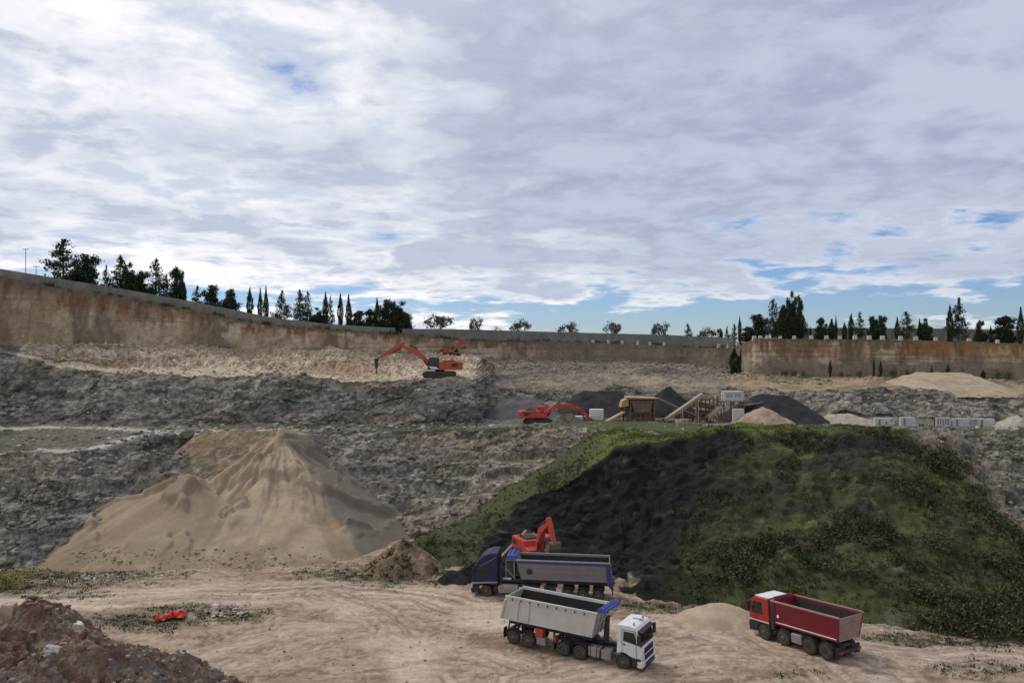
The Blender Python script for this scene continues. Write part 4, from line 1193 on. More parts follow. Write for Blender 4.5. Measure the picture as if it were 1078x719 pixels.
# weeds on the earth heap
hx = rng.uniform(-3.6, 3.6, 420); hy = rng.uniform(-3, 3, 420); ce = G(425, e_.y / K + 2.5)
hz_ = 2.9 * (1 - (np.abs(hx / 3.6) ** 2.4 + np.abs(hy / 3.2) ** 2.4) ** (1/2.4))
kk = (hz_ > -.1) & ((hx < -.6) | (hy < -1.2) | (hx > 1.8) | (hz_ > 2.2))
tuft_mesh('weeds', np.stack([ce.x + hx, ce.y + hy, hz_ - .05], 1)[kk], None, .2 + .3 * rng.random(kk.sum()), np.tile([(0.06, 0.066, 0.028)], (kk.sum(), 1)), M_grass, 9, .6, .7)
rt_ = ((rows2 == 7) & vis & (PX < 780)).ravel()
ix = rng.choice(np.flatnonzero(rt_), 900)
cs_ = np.array([(0.05, 0.06, 0.028), (0.085, 0.085, 0.045), (0.10, 0.085, 0.05)])[rng.integers(3, size=len(ix))]
tuft_mesh('rim_weeds', P1.reshape(-1, 3)[ix], None, .4 + .8 * rng.random(len(ix)) ** 2, cs_, M_grass, 10, .7, .9)
# two bushes that stand out at the left edge and some on the dark slope
def bush_at(p_, h_, w_, label, grp=None): return tree('shrub', p_, h_, w_, label, 'bush', grp, 'bush')
yb = bush_at(FP(6, 621), 1.9, 3.4, 'yellow green bush at the left edge behind the debris heap')
yc = yb.children[0] if yb.children[0].name.startswith('crown') else yb.children[1]
yc.data = yc.data.copy(); yc.data.materials[0] = leaf_mat('yellow_green_leaves', (0.13, 0.14, 0.025), (0.20, 0.19, 0.04))
def emb(px, py):
    d = np.hypot(qx - px, (qy - py)); return Vector(Qf[int(np.argmin(d))])
for px, py, h_, w_, lab in ((985, 572, 1.5, 3.4, 'large dark bush in the hollow on the right of the embankment'),
        (1052, 592, 1.3, 2.4, 'dark round bush near the right edge of the embankment'),
        (918, 575, 1.0, 3.0, 'bright olive bush in the middle of the embankment slope'),
        (745, 590, 1.3, 1.6, 'dark upright bush at the right border of the black cut face'),
        (798, 532, 1.1, 1.5, 'dark bush high on the slope right of the black cut face'),
        (893, 610, .9, 2.6, 'low spreading bush on the slope above the red truck bed'),
        (1010, 628, .9, 2.5, 'pale green low bush near the foot of the slope on the right')):
    bush_at(emb(px, py), h_, w_, lab)
# ------------------------------------------------------------------ vehicle materials
DUST = (0.20, 0.155, 0.11)
M_white = paint_mat('white_paint', (0.74, 0.74, 0.72), .35, 0, .22, DUST, .8)
M_tip = paint_mat('grey_body_paint', (0.62, 0.61, 0.57), .5, 0, .4, (0.28, 0.25, 0.21), .55)
M_tip2 = paint_mat('shaded_grey_body_paint', (0.21, 0.205, 0.19), .6, .0, .5, (0.14, 0.125, 0.105), .7)  # grey darkened so the colour carries the shade of the camera-facing side
M_navy = paint_mat('navy_paint', (0.007, 0.009, 0.05), .42, 0, .05, DUST, .9)
M_blue = paint_mat('blue_paint', (0.02, 0.032, 0.17), .4, 0, .2, DUST, .9)
M_tarp = paint_mat('blue_tarpaulin', (0.035, 0.06, 0.28), .6, 0, .3, (0.12, 0.13, 0.2), 1.4)
M_red = paint_mat('red_paint', (0.20, 0.005, 0.018), .35, 0, .25, (0.16, 0.06, 0.055), .6)
M_redcab = paint_mat('bright_red_paint', (0.40, 0.014, 0.016), .35, 0, .2, DUST, .8)
M_orange = paint_mat('orange_red_paint', (0.50, 0.06, 0.022), .5, 0, .6, (0.25, 0.12, 0.07), .8)
M_vred = paint_mat('vivid_red_paint', (0.52, 0.032, 0.018), .5, 0, .55, (0.25, 0.12, 0.07), .8)
M_black = paint_mat('black_plastic', (0.018, 0.018, 0.019), .6, 0, .35, (0.10, 0.08, 0.06), 1.2)
M_chas = paint_mat('chassis_steel', (0.03, 0.03, 0.032), .6, .2, .5, (0.12, 0.095, 0.07), 1.2)
M_tyre = paint_mat('tyre_rubber', (0.022, 0.021, 0.02), .9, 0, .75, (0.13, 0.105, 0.08), 2.0, .2)
M_rim = paint_mat('wheel_rim', (0.11, 0.105, 0.10), .6, .3, .6, DUST, 2.0)
M_alu = paint_mat('aluminium', (0.36, 0.36, 0.35), .45, .5, .45, DUST, 1.5)
M_rust = paint_mat('rusty_steel', (0.16, 0.085, 0.05), .85, .1, .8, (0.24, 0.15, 0.095), 1.1)
M_brown = paint_mat('brown_steel', (0.13, 0.09, 0.065), .8, .1, .7, (0.22, 0.17, 0.125), 1.1)
M_yel = paint_mat('faded_yellow_paint', (0.50, 0.30, 0.11), .6, 0, .6, (0.3, 0.2, 0.12), .8)
M_tray = paint_mat('dark_tray', (0.022, 0.02, 0.019), .85, .0, .5, (0.05, 0.043, 0.035), .9)  # near-black colour for the tub floors and inner walls
M_lamp = paint_mat('lamp_lens', (0.6, 0.6, 0.58), .15, 0, .1, DUST, 2)
M_amber = paint_mat('amber_lens', (0.6, 0.2, 0.02), .25, 0, .1, DUST, 2)
M_tail = paint_mat('red_lens', (0.4, 0.015, 0.012), .25, 0, .2, DUST, 2)
gm, gn, gp = new_mat('dark_glass')
gp.inputs['Base Color'].default_value = (0.012, 0.014, 0.016, 1); gp.inputs['Roughness'].default_value = .06; gp.inputs['Specular IOR Level'].default_value = .7
M_glass = gm

def wheel(root, x, y, r, w, side, dual=False):
    """tyre with its rim; side = -1/+1 outer side in y"""
    t = MB()
    prof = [(r*.56, -w/2), (r*.80, -w/2), (r*.95, -w/2 + .03), (r, -w/2 + .07), (r*.985, 0), (r, w/2 - .07), (r*.95, w/2 - .03), (r*.80, w/2), (r*.56, w/2)]
    t.lathe_y((0, 0, 0), prof, 28)
    o = t.build('wheel', M_tyre, root, 0, True); o.location = (x, y, r)
    q = MB()
    s = side * w / 2
    q.lathe_y((0, 0, 0), [(r*.60, s - side*.04), (r*.60, s + side*.005), (r*.53, s + side*.012), (r*.46, s - side*.06), (r*.28, s - side*(.09 if dual else .0)), (r*.2, s + side*(-.02 if dual else .05)), (r*.12, s + side*(.0 if dual else .07))], 24)
    for k in range(10):
        a = k * .628
        q.tube((math.cos(a)*r*.36, s - side*.08, math.sin(a)*r*.36), (math.cos(a)*r*.36, s + side*(-.03 if dual else .02), math.sin(a)*r*.36), .018, 6)
    q.build('rim', M_rim, o, 0, True)
    return o
def axle_wheels(root, x, half, r, w, dual):
    for s in (-1, 1):
        wheel(root, x, s * (half - w / 2), r, w, s, dual)
        if dual: wheel(root, x, s * (half - w * 1.55), r, w, s, True)
def arc_guard(root, xs, half, w, r, mat, a0=15, a1=165, t=.03):
    for s in (-1, 1):
        m = MB()
        for x in xs:
            n = 9; pr = []
            for k in range(n): a = R(a0 + (a1 - a0) * k / (n-1)); pr.append((x + math.cos(a) * r, .52 + math.sin(a) * r))
            for k in range(n-1, -1, -1): a = R(a0 + (a1 - a0) * k / (n-1)); pr.append((x + math.cos(a) * (r+t), .52 + math.sin(a) * (r+t)))
            m.prism(pr, s*(half - w), s*(half + .01))
        m.build('mudguard', mat, root)

def tub(root, name, xf, xfb, xr, xrb, zb, zt, wb, wt, mat, matin, thick=.05, rail=None, railmat=None):
    """open tipper tub, xf/xr at the top rail, xfb/xrb at the floor; half widths wb, wt"""
    m = MB()
    def plate(a, b, c, d, n):
        n = Vector(n) * thick
        a, b, c, d = map(Vector, (a, b, c, d))
        m.hexa([a, b, c, d, a + n, b + n, c + n, d + n])
    for s in (-1, 1):
        plate((xrb, s*wb, zb), (xfb, s*wb, zb), (xf, s*wt, zt), (xr, s*wt, zt), (0, -s, 0))
    plate((xfb, -wb+thick, zb), (xfb, wb-thick, zb), (xf, wt-thick, zt), (xf, -wt+thick, zt), (-1, 0, 0))
    o = m.build(name, mat, root, .008)
    g = MB()
    n = Vector((1, 0, 0)) * thick
    a, b, c, d = map(Vector, ((xrb, -wb+thick, zb), (xrb, wb-thick, zb), (xr, wt-thick, zt-.04), (xr, -wt+thick, zt-.04)))
    g.hexa([a, b, c, d, a + n, b + n, c + n, d + n])
    for t_ in (.33, .66):
        q0, q1 = lerp(a, d, t_), lerp(b, c, t_); g.bar(q0 - n * .6, q1 - n * .6, .06, .08)
    g.bar(lerp(a, d, .04) - n*.4, lerp(b, c, .04) - n*.4, .1, .12)
    tg = g.build('tailgate', mat, root, .008)
    f_ = MB(); f_.box(xrb + .08, xfb - .06, -wb + thick + .01, wb - thick - .01, zb + .03, zb + .10); f_.build('tub_floor', matin, root)
    # inner lining in the dark tray colour
    l = MB()
    for s in (-1, 1):
        y0, y1 = s*(wb - thick - .006), s*(wt - thick - .006)
        l.hexa([(xrb+.1, y0, zb+.1), (xfb-.1, y0, zb+.1), (xf-.1, y1, zt-.14), (xr+.1, y1, zt-.14), (xrb+.1, y0-s*.012, zb+.1), (xfb-.1, y0-s*.012, zb+.1), (xf-.1, y1-s*.012, zt-.14), (xr+.1, y1-s*.012, zt-.14)])
    l.build('tub_lining', matin, root)
    r_ = MB()
    for s in (-1, 1): r_.bar((xr - .03, s*(wt + .01), zt), (xf + .03, s*(wt + .01), zt), .10, .12)
    r_.bar((xf + .02, -wt - .05, zt + .002), (xf + .02, wt + .05, zt + .002), .1, .12)
    r_.build('top_rail', railmat or mat, root, .012)
    return o, tg
def rib(m, s, x0, x1, zb, zt, wb, wt, w, d, lo=0.0, hi=1.0, tilt0=0):
    """vertical stiffener on a tub side between heights lo..hi"""
    def pt(x, t): return Vector((x, s * lerp(wb, wt, t), lerp(zb, zt, t)))
    a, b = pt(lerp(x0, x1, lo), lo), pt(lerp(x0, x1, hi), hi)
    n = Vector((0, s, 0)) * d; h_ = Vector((w / 2, 0, 0))
    m.hexa([a - h_, a + h_, b + h_, b - h_, a - h_ + n, a + h_ + n, b + h_ + n, b - h_ + n])

# ------------------------------------------------------------------ white tractor with grey tipper trailer
def white_truck():
    u = Vector((7.36, -4.45, 0)).normalized(); l = Vector((-u.y, u.x, 0))
    root = empty('tipper_truck', Vector((7.43, 51.3, -.02)) + l * 1.15, math.atan2(u.y, u.x))
    tag(root, 'white cab tractor with a dusty grey tipper trailer and rolled blue tarpaulin', 'truck', 'tipper trucks on the quarry floor')
    r = .52
    for x, d in ((0, False), (-3.22, True), (-4.53, True), (-7.35, False), (-8.6, False)): axle_wheels(root, x, 1.22, r, .36 if not d else .30, d)
    c = MB()
    for s in (-.42, .42): c.box(-5.5, 1.1, s - .05, s + .05, .78, 1.02)
    for x in (-5.4, -2.2, -.9, .6): c.box(x, x + .1, -.37, .37, .8, 1.0)
    c.box(-4.7, -3.1, -.5, .5, 1.03, 1.16)                          # fifth wheel
    for x in (0, -3.22, -4.53, -7.35, -8.6): c.tube((x, -.85, .52), (x, .85, .52), .11, 10)
    for s in (-.5, .5): c.box(-9.3, -2.6, s - .06, s + .06, 1.25, 1.62)
    for x in (-9.2, -8.0, -6.6, -5.4, -2.8): c.box(x, x + .12, -.44, .44, 1.28, 1.55)
    c.build('chassis', M_chas, root, .01)
    # cab: side profile with wheel arch
    ar = [(math.cos(R(a)) * .66, .52 + math.sin(R(a)) * .66) for a in range(20, 171, 15)]
    pf = [(1.33, .95), (1.36, 1.55), (1.25, 1.78), (1.02, 2.78), (.86, 2.96), (.45, 3.05), (-.42, 3.0), (-.46, 1.02)] + [q for q in reversed(ar) if q[1] > .95]
    pf += [(.72, .95)]
    cab = MB().prism(pf, -1.2, 1.2).build('cab', M_white, root, .07, False, 3)
    g = MB(); g.hexa([(1.262,-1.10,1.80),(1.262,1.10,1.80),(1.07,1.02,2.66),(1.07,-1.02,2.66),(1.285,-1.10,1.805),(1.285,1.10,1.805),(1.09,1.02,2.665),(1.09,-1.02,2.665)])
    g.build('windscreen', M_glass, cab, .01)
    fr = MB(); fr.hexa([(1.255,-1.205,1.72),(1.255,1.205,1.72),(1.01,1.13,2.78),(1.01,-1.13,2.78),(1.272,-1.205,1.725),(1.272,1.205,1.725),(1.027,1.13,2.785),(1.027,-1.13,2.785)])
    fr.build('windscreen_surround', M_black, cab, .01)
    for s in (-1, 1):
        w_ = MB(); w_.hexa([(.98, s*1.203, 1.86), (.02, s*1.203, 1.98), (.05, s*1.203, 2.62), (.80, s*1.203, 2.62), (.98, s*1.214, 1.86), (.02, s*1.214, 1.98), (.05, s*1.214, 2.62), (.80, s*1.214, 2.62)])
        w_.build('side_window', M_glass, cab)
        d_ = MB(); d_.bar((.96, s*1.208, 1.05), (.90, s*1.208, 2.72), .025, .02, (0, 1, 0)); d_.bar((-.06, s*1.208, 1.2), (-.06, s*1.208, 2.72), .025, .02, (0, 1, 0)); d_.bar((.9, s*1.208, 2.72), (-.06, s*1.208, 2.72), .02, .025)
        d_.box(.0, .2, s*1.2, s*1.235, 1.72, 1.78)
        d_.build('door', M_black, cab)
        mr = MB(); mr.box(1.12, 1.30, s*1.30, s*1.54, 1.95, 2.62); mr.bar((1.05, s*1.18, 2.6), (1.18, s*1.42, 2.6), .04); mr.bar((1.05, s*1.18, 2.0), (1.18, s*1.42, 2.0), .04)
        mr.build('mirror', M_black, cab, .04)
        st = MB(); st.box(.62, 1.2, s*1.02, s*1.19, .42, .93); st.box(.70, 1.1, s*1.17, s*1.22, .6, .64)
        st.build('step', M_black, cab, .03)
        h_ = MB(); h_.hexa([(1.27, s*.82, .78), (1.27, s*1.17, .78), (1.27, s*1.19, 1.14), (1.27, s*.84, 1.14), (1.42, s*.82, .78), (1.33, s*1.17, .78), (1.33, s*1.19, 1.14), (1.42, s*.84, 1.14)])
        h_.build('headlight', M_lamp, cab, .02)
    gr_ = MB(); gr_.box(1.345, 1.375, -.78, .78, 1.22, 1.60)
    for z_ in (1.29, 1.37, 1.45, 1.53): gr_.box(1.37, 1.395, -.74, .74, z_ - .018, z_ + .018)
    gr_.bar((1.385, .7, 1.25), (1.385, -.7, 1.57), .03, .05)
    gr_.build('grille', M_black, cab, .01)
    lg = MB(); lg.box(1.34, 1.39, -.74, .74, .80, 1.10)
    for z_ in (.87, .95, 1.03): lg.box(1.385, 1.41, -.7, .7, z_ - .02, z_ + .02)
    lg.build('lower_grille', M_black, cab, .01)
    bp = MB(); bp.prism([(1.0, .36), (1.36, .36), (1.45, .48), (1.45, .78), (1.3, .80), (1.0, .80)], -1.2, 1.2); bp.build('bumper', M_white, cab, .04)
    lip = MB(); lip.box(1.42, 1.47, -.8, .8, .50, .70); lip.box(1.1, 1.40, -1.1, 1.1, .28, .37); lip.build('bumper_grille', M_black, cab, .01)
    vz = MB(); vz.hexa([(1.04,-1.12,2.72),(1.04,1.12,2.72),(1.30,1.08,2.62),(1.30,-1.08,2.62),(1.02,-1.12,2.78),(1.02,1.12,2.78),(1.30,1.08,2.66),(1.30,-1.08,2.66)]); vz.build('sun_visor', M_black, cab)
    for y in (-.8, .8):
        b = MB(); b.tube((.62, y, 3.0), (.62, y, 3.14), .07, 10); b.build('roof_lamp', M_amber, cab)
    hr = MB(); hr.tube((.1, .3, 3.07), (.85, .3, 3.08), .035, 8, .07); hr.build('air_horn', M_alu, cab)
    wp = MB()
    for y in (-.6, .1): wp.bar((1.30, y, 1.82), (1.2, y + .5, 2.3), .02)
    wp.build('wiper', M_black, cab)
    # side tanks, battery box, guards
    for s in (-1, 1):
        t = MB(); t.prism([(-.92 - .0, .42), (-1.55, .42), (-1.6, .5), (-1.6, 1.0), (-1.5, 1.08), (-1.0, 1.08), (-.9, 1.0), (-.9, .5)], s*.62, s*1.18); t.build('air_tank_box', M_alu, root, .04)
        f_ = MB(); f_.prism([(-1.75, .48), (-1.82, .42), (-2.5, .42), (-2.57, .48), (-2.57, 1.02), (-2.5, 1.09), (-1.82, 1.09), (-1.75, 1.02)], s*.6, s*1.18); f_.build('fuel_tank', M_alu, root, .05)
        sp = MB(); sp.box(-1.95, -1.9, s*.6, s*1.2, .40, 1.1); sp.box(-2.42, -2.37, s*.6, s*1.2, .40, 1.1); sp.build('tank_strap', M_chas, root)
    arc_guard(root, (-3.22, -4.53), 1.22, .6, .62, M_black, 25, 155)
    arc_guard(root, (-7.35, -8.6), 1.22, .4, .62, M_black, 30, 150)
    for s in (-1, 1):
        MB().box(-5.24, -5.21, s*.62, s*1.22, .3, .95).build('mud_flap', M_black, root); MB().box(-9.36, -9.33, s*.75, s*1.22, .35, 1.1).build('mud_flap', M_black, root)
    bx = MB(); bx.box(-6.75, -6.15, -1.18, -.75, .95, 1.5); bx.build('red_tool_box', M_vred, root, .03)
    bx = MB(); bx.box(-6.65, -5.95, -1.15, -.7, .40, .93); bx.build('trailer_tool_box', M_alu, root, .03)
    cy = MB(); cy.tube((-5.2, -1.0, .75), (-5.2, -1.0, 1.15), .13, 10); cy.build('fire_extinguisher', M_vred, root)
    lg_ = MB()
    for s in (-.7, .7): lg_.box(-5.5, -5.38, s - .06, s + .06, .5, 1.4)
    lg_.build('landing_leg', M_chas, root)
    ram = MB(); ram.tube((-1.75, 0, 1.2), (-1.62, 0, 3.0), .16, 12); ram.tube((-1.75, 0, 1.15), (-1.7, 0, 2.2), .2, 12); ram.build('hoist_ram', M_chas, root)
    # tub
    xf, xfb, xr, xrb, zb, zt, wb, wt = -1.9, -2.35, -9.15, -9.75, 1.66, 3.46, 1.02, 1.24
    body, tg = tub(root, 'tipper_body', xf, xfb, xr, xrb, zb, zt, wb, wt, M_tip, M_tray)
    m = MB()
    for s in (-1, 1):
        for x0, x1, w in ((xrb + .06, xr + .06, .14), (-8.35, -8.02, .10), (-7.45, -7.12, .12), (xfb - .08, xf - .08, .16)):
            rib(m, s, x0, x1, zb, zt, wb, wt, w, .11, .02, .86)
        m.bar((-9.36, s*(wb+.03), zb+.08), (-2.55, s*(wb+.03), zb+.08), .09, .12)
        a0 = lerp(wb, wt, .86); m.bar((-9.05, s*(a0+.03), lerp(zb, zt, .86)), (-2.1, s*(a0+.03), lerp(zb, zt, .86)), .06, .05)
        m.bar((-9.2, s*(lerp(wb,wt,.12)+.03), lerp(zb, zt, .12)), (-7.4, s*(lerp(wb,wt,.12)+.03), lerp(zb, zt, .12)), .06, .06)
    m.build('stiffener', M_tip, body, .012)
    hk = MB()
    for s in (-1, 1):
        for x in np.arange(-8.6, -2.2, .72): hk.box(x, x + .05, s*(wt + .03), s*(wt + .09), zt - .26, zt - .1)
    hk.build('tarpaulin_hook', M_chas, body)
    fr = MB()
    for y in (-1.0, -.35, .35, 1.0): fr.bar((xfb + .04, y * .85, zb), (xf + .06, y, zt), .08, .08, (0, 1, 0))
    fr.bar((xf + .3, -1.1, zt + .02), (xf + .3, 1.1, zt + .02), .06); fr.bar((xf + .75, -1.15, zt + .02), (xf + .75, 1.15, zt + .02), .06)
    for y in (-1.1, 0, 1.1): fr.bar((xf, y, zt), (xf + .8, y, zt), .06); fr.bar((xf + .72, y, zt), (xf - .1, y, zt - 1.0), .05)
    fr.build('front_platform', M_alu, root)
    tp = MB()
    for k, (dx, dz, rr_) in enumerate(((.12, .16, .12), (.36, .20, .11), (.58, .16, .10))): tp.tube((xf + dx, -1.22, zt + dz), (xf + dx, 1.22, zt + dz), rr_, 12)
    tp.build('rolled_tarpaulin', M_tarp, root, 0, True)
    ub = MB(); ub.box(-9.42, -9.3, -1.15, 1.15, .62, .80); ub.bar((-9.35, -.6, .7), (-9.2, -.6, 1.3), .08); ub.bar((-9.35, .6, .7), (-9.2, .6, 1.3), .08); ub.build('underrun_bar', M_chas, root)
    for s in (-1, 1):
        q = MB(); q.box(-9.45, -9.41, s*.7, s*1.1, .65, .77); q.build('tail_lamp', M_tail, root)
    return root
white_truck()

# ------------------------------------------------------------------ blue tractor with grey trailer
def blue_truck():
    u = Vector((-9.49, 1.3, 0)).normalized(); l = Vector((-u.y, u.x, 0))
    root = empty('tipper_truck', Vector((-2.22, 66.2, 0)) - l * 1.15, math.atan2(u.y, u.x))
    tag(root, 'navy blue high roof tractor with a grey tipper trailer edged in blue', 'truck', 'tipper trucks on the quarry floor')
    r = .52
    for x, d in ((0, False), (-3.6, True), (-7.0, False), (-8.3, False), (-9.6, False)): axle_wheels(root, x, 1.22, r, .36 if not d else .30, d)
    c = MB()
    for s in (-.42, .42): c.box(-4.6, 1.0, s - .05, s + .05, .78, 1.02)
    c.box(-4.3, -3.0, -.5, .5, 1.03, 1.16)
    for x in (0, -3.6, -7.0, -8.3, -9.6): c.tube((x, -.85, .52), (x, .85, .52), .11, 10)
    for s in (-.5, .5): c.box(-10.6, -2.2, s - .06, s + .06, 1.22, 1.5)
    for x in (-10.5, -9, -7.6, -6.2, -4.8, -2.4): c.box(x, x + .12, -.44, .44, 1.25, 1.45)
    c.build('chassis', M_chas, root, .01)
    ar = [(math.cos(R(a)) * .66, .52 + math.sin(R(a)) * .66) for a in range(20, 171, 15)]
    pf = [(1.22, .95), (1.24, 1.5), (1.15, 1.8), (.98, 2.6), (.72, 3.15), (.20, 3.62), (-.3, 3.8), (-.98, 3.82), (-1.0, 1.05)] + [q for q in reversed(ar) if q[1] > .95] + [(.72, .95)]
    cab = MB().prism(pf, -1.22, 1.22).build('cab', M_navy, root, .09, False, 3)
    MB().hexa([(1.16,-1.1,1.84),(1.16,1.1,1.84),(1.0,1.04,2.62),(1.0,-1.04,2.62),(1.19,-1.1,1.845),(1.19,1.1,1.845),(1.025,1.04,2.625),(1.025,-1.04,2.625)]).build('windscreen', M_glass, cab)
    for s in (-1, 1):
        MB().hexa([(.94, s*1.222, 1.88), (-.02, s*1.222, 1.95), (.0, s*1.222, 2.6), (.78, s*1.222, 2.6), (.94, s*1.232, 1.88), (-.02, s*1.232, 1.95), (.0, s*1.232, 2.6), (.78, s*1.232, 2.6)]).build('side_window', M_glass, cab)
        MB().box(1.0, 1.16, s*1.3, s*1.52, 1.95, 2.6).bar((.95, s*1.18, 2.55), (1.08, s*1.4, 2.55), .05).build('mirror', M_navy, cab, .04)
        q = MB(); q.hexa([(1.25, s*1.225, 1.14), (-1.0, s*1.225, 1.30), (-1.0, s*1.225, 1.40), (1.25, s*1.225, 1.30), (1.25, s*1.245, 1.14), (-1.0, s*1.245, 1.30), (-1.0, s*1.245, 1.40), (1.25, s*1.245, 1.30)]); q.build('silver_trim', M_alu, cab)
        MB().box(-.98, -.66, s*.8, s*1.2, .45, 1.0).box(.6, 1.12, s*1.0, s*1.2, .42, .93).build('step', M_black, cab, .03)
        MB().box(1.2, 1.3, s*.8, s*1.16, .75, 1.08).build('headlight', M_lamp, cab, .03)
        MB().bar((.55, s*1.226, 2.66), (-.9, s*1.226, 3.5), .03, .05, (0, 1, 0)).build('deflector_seam', M_alu, cab)
        MB().prism([(-1.05, .5), (-1.12, .42), (-2.7, .42), (-2.77, .5), (-2.77, 1.0), (-2.7, 1.08), (-1.12, 1.08), (-1.05, 1.0)], s*.6, s*1.18).build('fuel_tank', M_alu, root, .05)
        MB().box(-4.25, -2.95, s*.6, s*1.2, 1.12, 1.17).build('mudguard', M_black, root, .03)
        MB().box(-6.0, -5.0, s*.75, s*1.16, .55, 1.15).build('tool_box', M_chas, root, .03)
    MB().prism([(1.0, .36), (1.26, .36), (1.33, .48), (1.33, .78), (1.2, .8), (1.0, .8)], -1.2, 1.2).build('bumper', M_black, cab, .04)
    g = MB(); g.box(1.23, 1.26, -.8, .8, 1.0, 1.65)
    for z_ in (1.1, 1.25, 1.4, 1.55): g.box(1.25, 1.28, -.76, .76, z_ - .02, z_ + .02)
    g.build('grille', M_black, cab)
    MB().tube((-1.25, .9, .9), (-1.25, .9, 2.9), .09, 10).build('exhaust_stack', M_chas, root)
    arc_guard(root, (-7.0, -8.3, -9.6), 1.22, .4, .60, M_black, 35, 145)
    xf, xfb, xr, xrb, zb, zt, wb, wt = -2.6, -3.0, -10.55, -10.75, 1.62, 3.32, 1.0, 1.2
    body, tg = tub(root, 'tipper_body', xf, xfb, xr, xrb, zb, zt, wb, wt, M_tip2, M_tray, railmat=M_alu)
    bl = MB()
    for s in (-1, 1):
        bl.hexa([(xr + .05, s*(wt - .028), zt - .27), (xf - .15, s*(wt - .028), zt - .27), (xf - .15, s*(wt + .002), zt - .06), (xr + .05, s*(wt + .002), zt - .06), (xr + .05, s*(wt + .012), zt - .27), (xf - .15, s*(wt + .012), zt - .27), (xf - .15, s*(wt + .03), zt - .06), (xr + .05, s*(wt + .03), zt - .06)])
    bl.build('blue_stripe', M_blue, body)
    rf = MB()
    for s in (-1, 1): rib(rf, s, xrb + .14, xr + .14, zb - .3, zt, wb, wt, .42, .07, .0, .93)
    rf.build('rear_frame', M_blue, body, .015)
    m = MB()
    for s in (-1, 1):
        m.bar((xrb, s*(wb+.03), zb+.1), (xfb, s*(wb+.03), zb+.1), .09, .14)
        for k in (.35, .62): m.bar((xrb + .4, s*(lerp(wb,wt,k)+.012), lerp(zb, zt, k)), (xfb, s*(lerp(wb,wt,k)+.012), lerp(zb, zt, k)), .03, .02)
        m.box(xfb - .02 - .5, xfb - .45, s*(wb+.09), s*(wb+.12), zb + .5, zb + .56); 
    m.build('stiffener', M_tip2, body, .01)
    # maker's plate: small ring on the side near the front
    for s in (1,):
        e = MB(); y = s*(lerp(wb, wt, .42) + .02)
        e.lathe_y((xfb - .75, y, zb + .72), [(.26, 0), (.26, .02), (.20, .021), (.20, .001)], 24); e.build('round_emblem', M_black, body)
    lad = MB()
    for y in (.5, .9): lad.bar((xf + .22, y, zb), (xf + .22, y, zt + .1), .05)
    for z_ in np.arange(zb + .2, zt, .3): lad.bar((xf + .22, .5, z_), (xf + .22, .9, z_), .04)
    lad.bar((xfb + .5, 1.0, zb), (xf + .9, 1.0, zb + .9), .05); lad.bar((xf + .9, 1.0, zb - .1), (xf + .9, 1.0, zt - .1), .06); lad.bar((xf, 1.0, zt - .1), (xf + .95, 1.0, zt - .1), .06); lad.bar((xf + .9, -1.0, zb - .1), (xf + .9, -1.0, zt - .1), .06); lad.bar((xf, -1.0, zt - .1), (xf + .95, -1.0, zt - .1), .06)
    lad.build('front_ladder', M_alu, root)
    MB().tube((xf + .45, 0, 1.2), (xf + .1, 0, zt - .1), .15, 12).build('hoist_ram', M_chas, root)
    tp = MB()
    for dx, dz, rr_ in ((.1, .14, .13), (.42, .22, .17), (.75, .15, .12)): tp.tube((xf + dx, -1.2, zt + dz), (xf + dx, 1.2, zt + dz), rr_, 12)
    tp.hexa([(xf, .9, zt), (xf + .9, .9, zt), (xf + .9, 1.22, zt), (xf, 1.22, zt), (xf + .05, .9, zt + .4), (xf + .8, .9, zt + .35), (xf + .8, 1.18, zt + .35), (xf + .05, 1.18, zt + .4)])
    tp.build('bunched_tarpaulin', M_tarp, root)
    MB().box(-10.85, -10.74, -1.15, 1.15, .6, .8).bar((-10.8, -.6, .7), (-10.6, -.6, 1.3), .08).bar((-10.8, .6, .7), (-10.6, .6, 1.3), .08).build('underrun_bar', M_chas, root)
    return root
blue_truck()

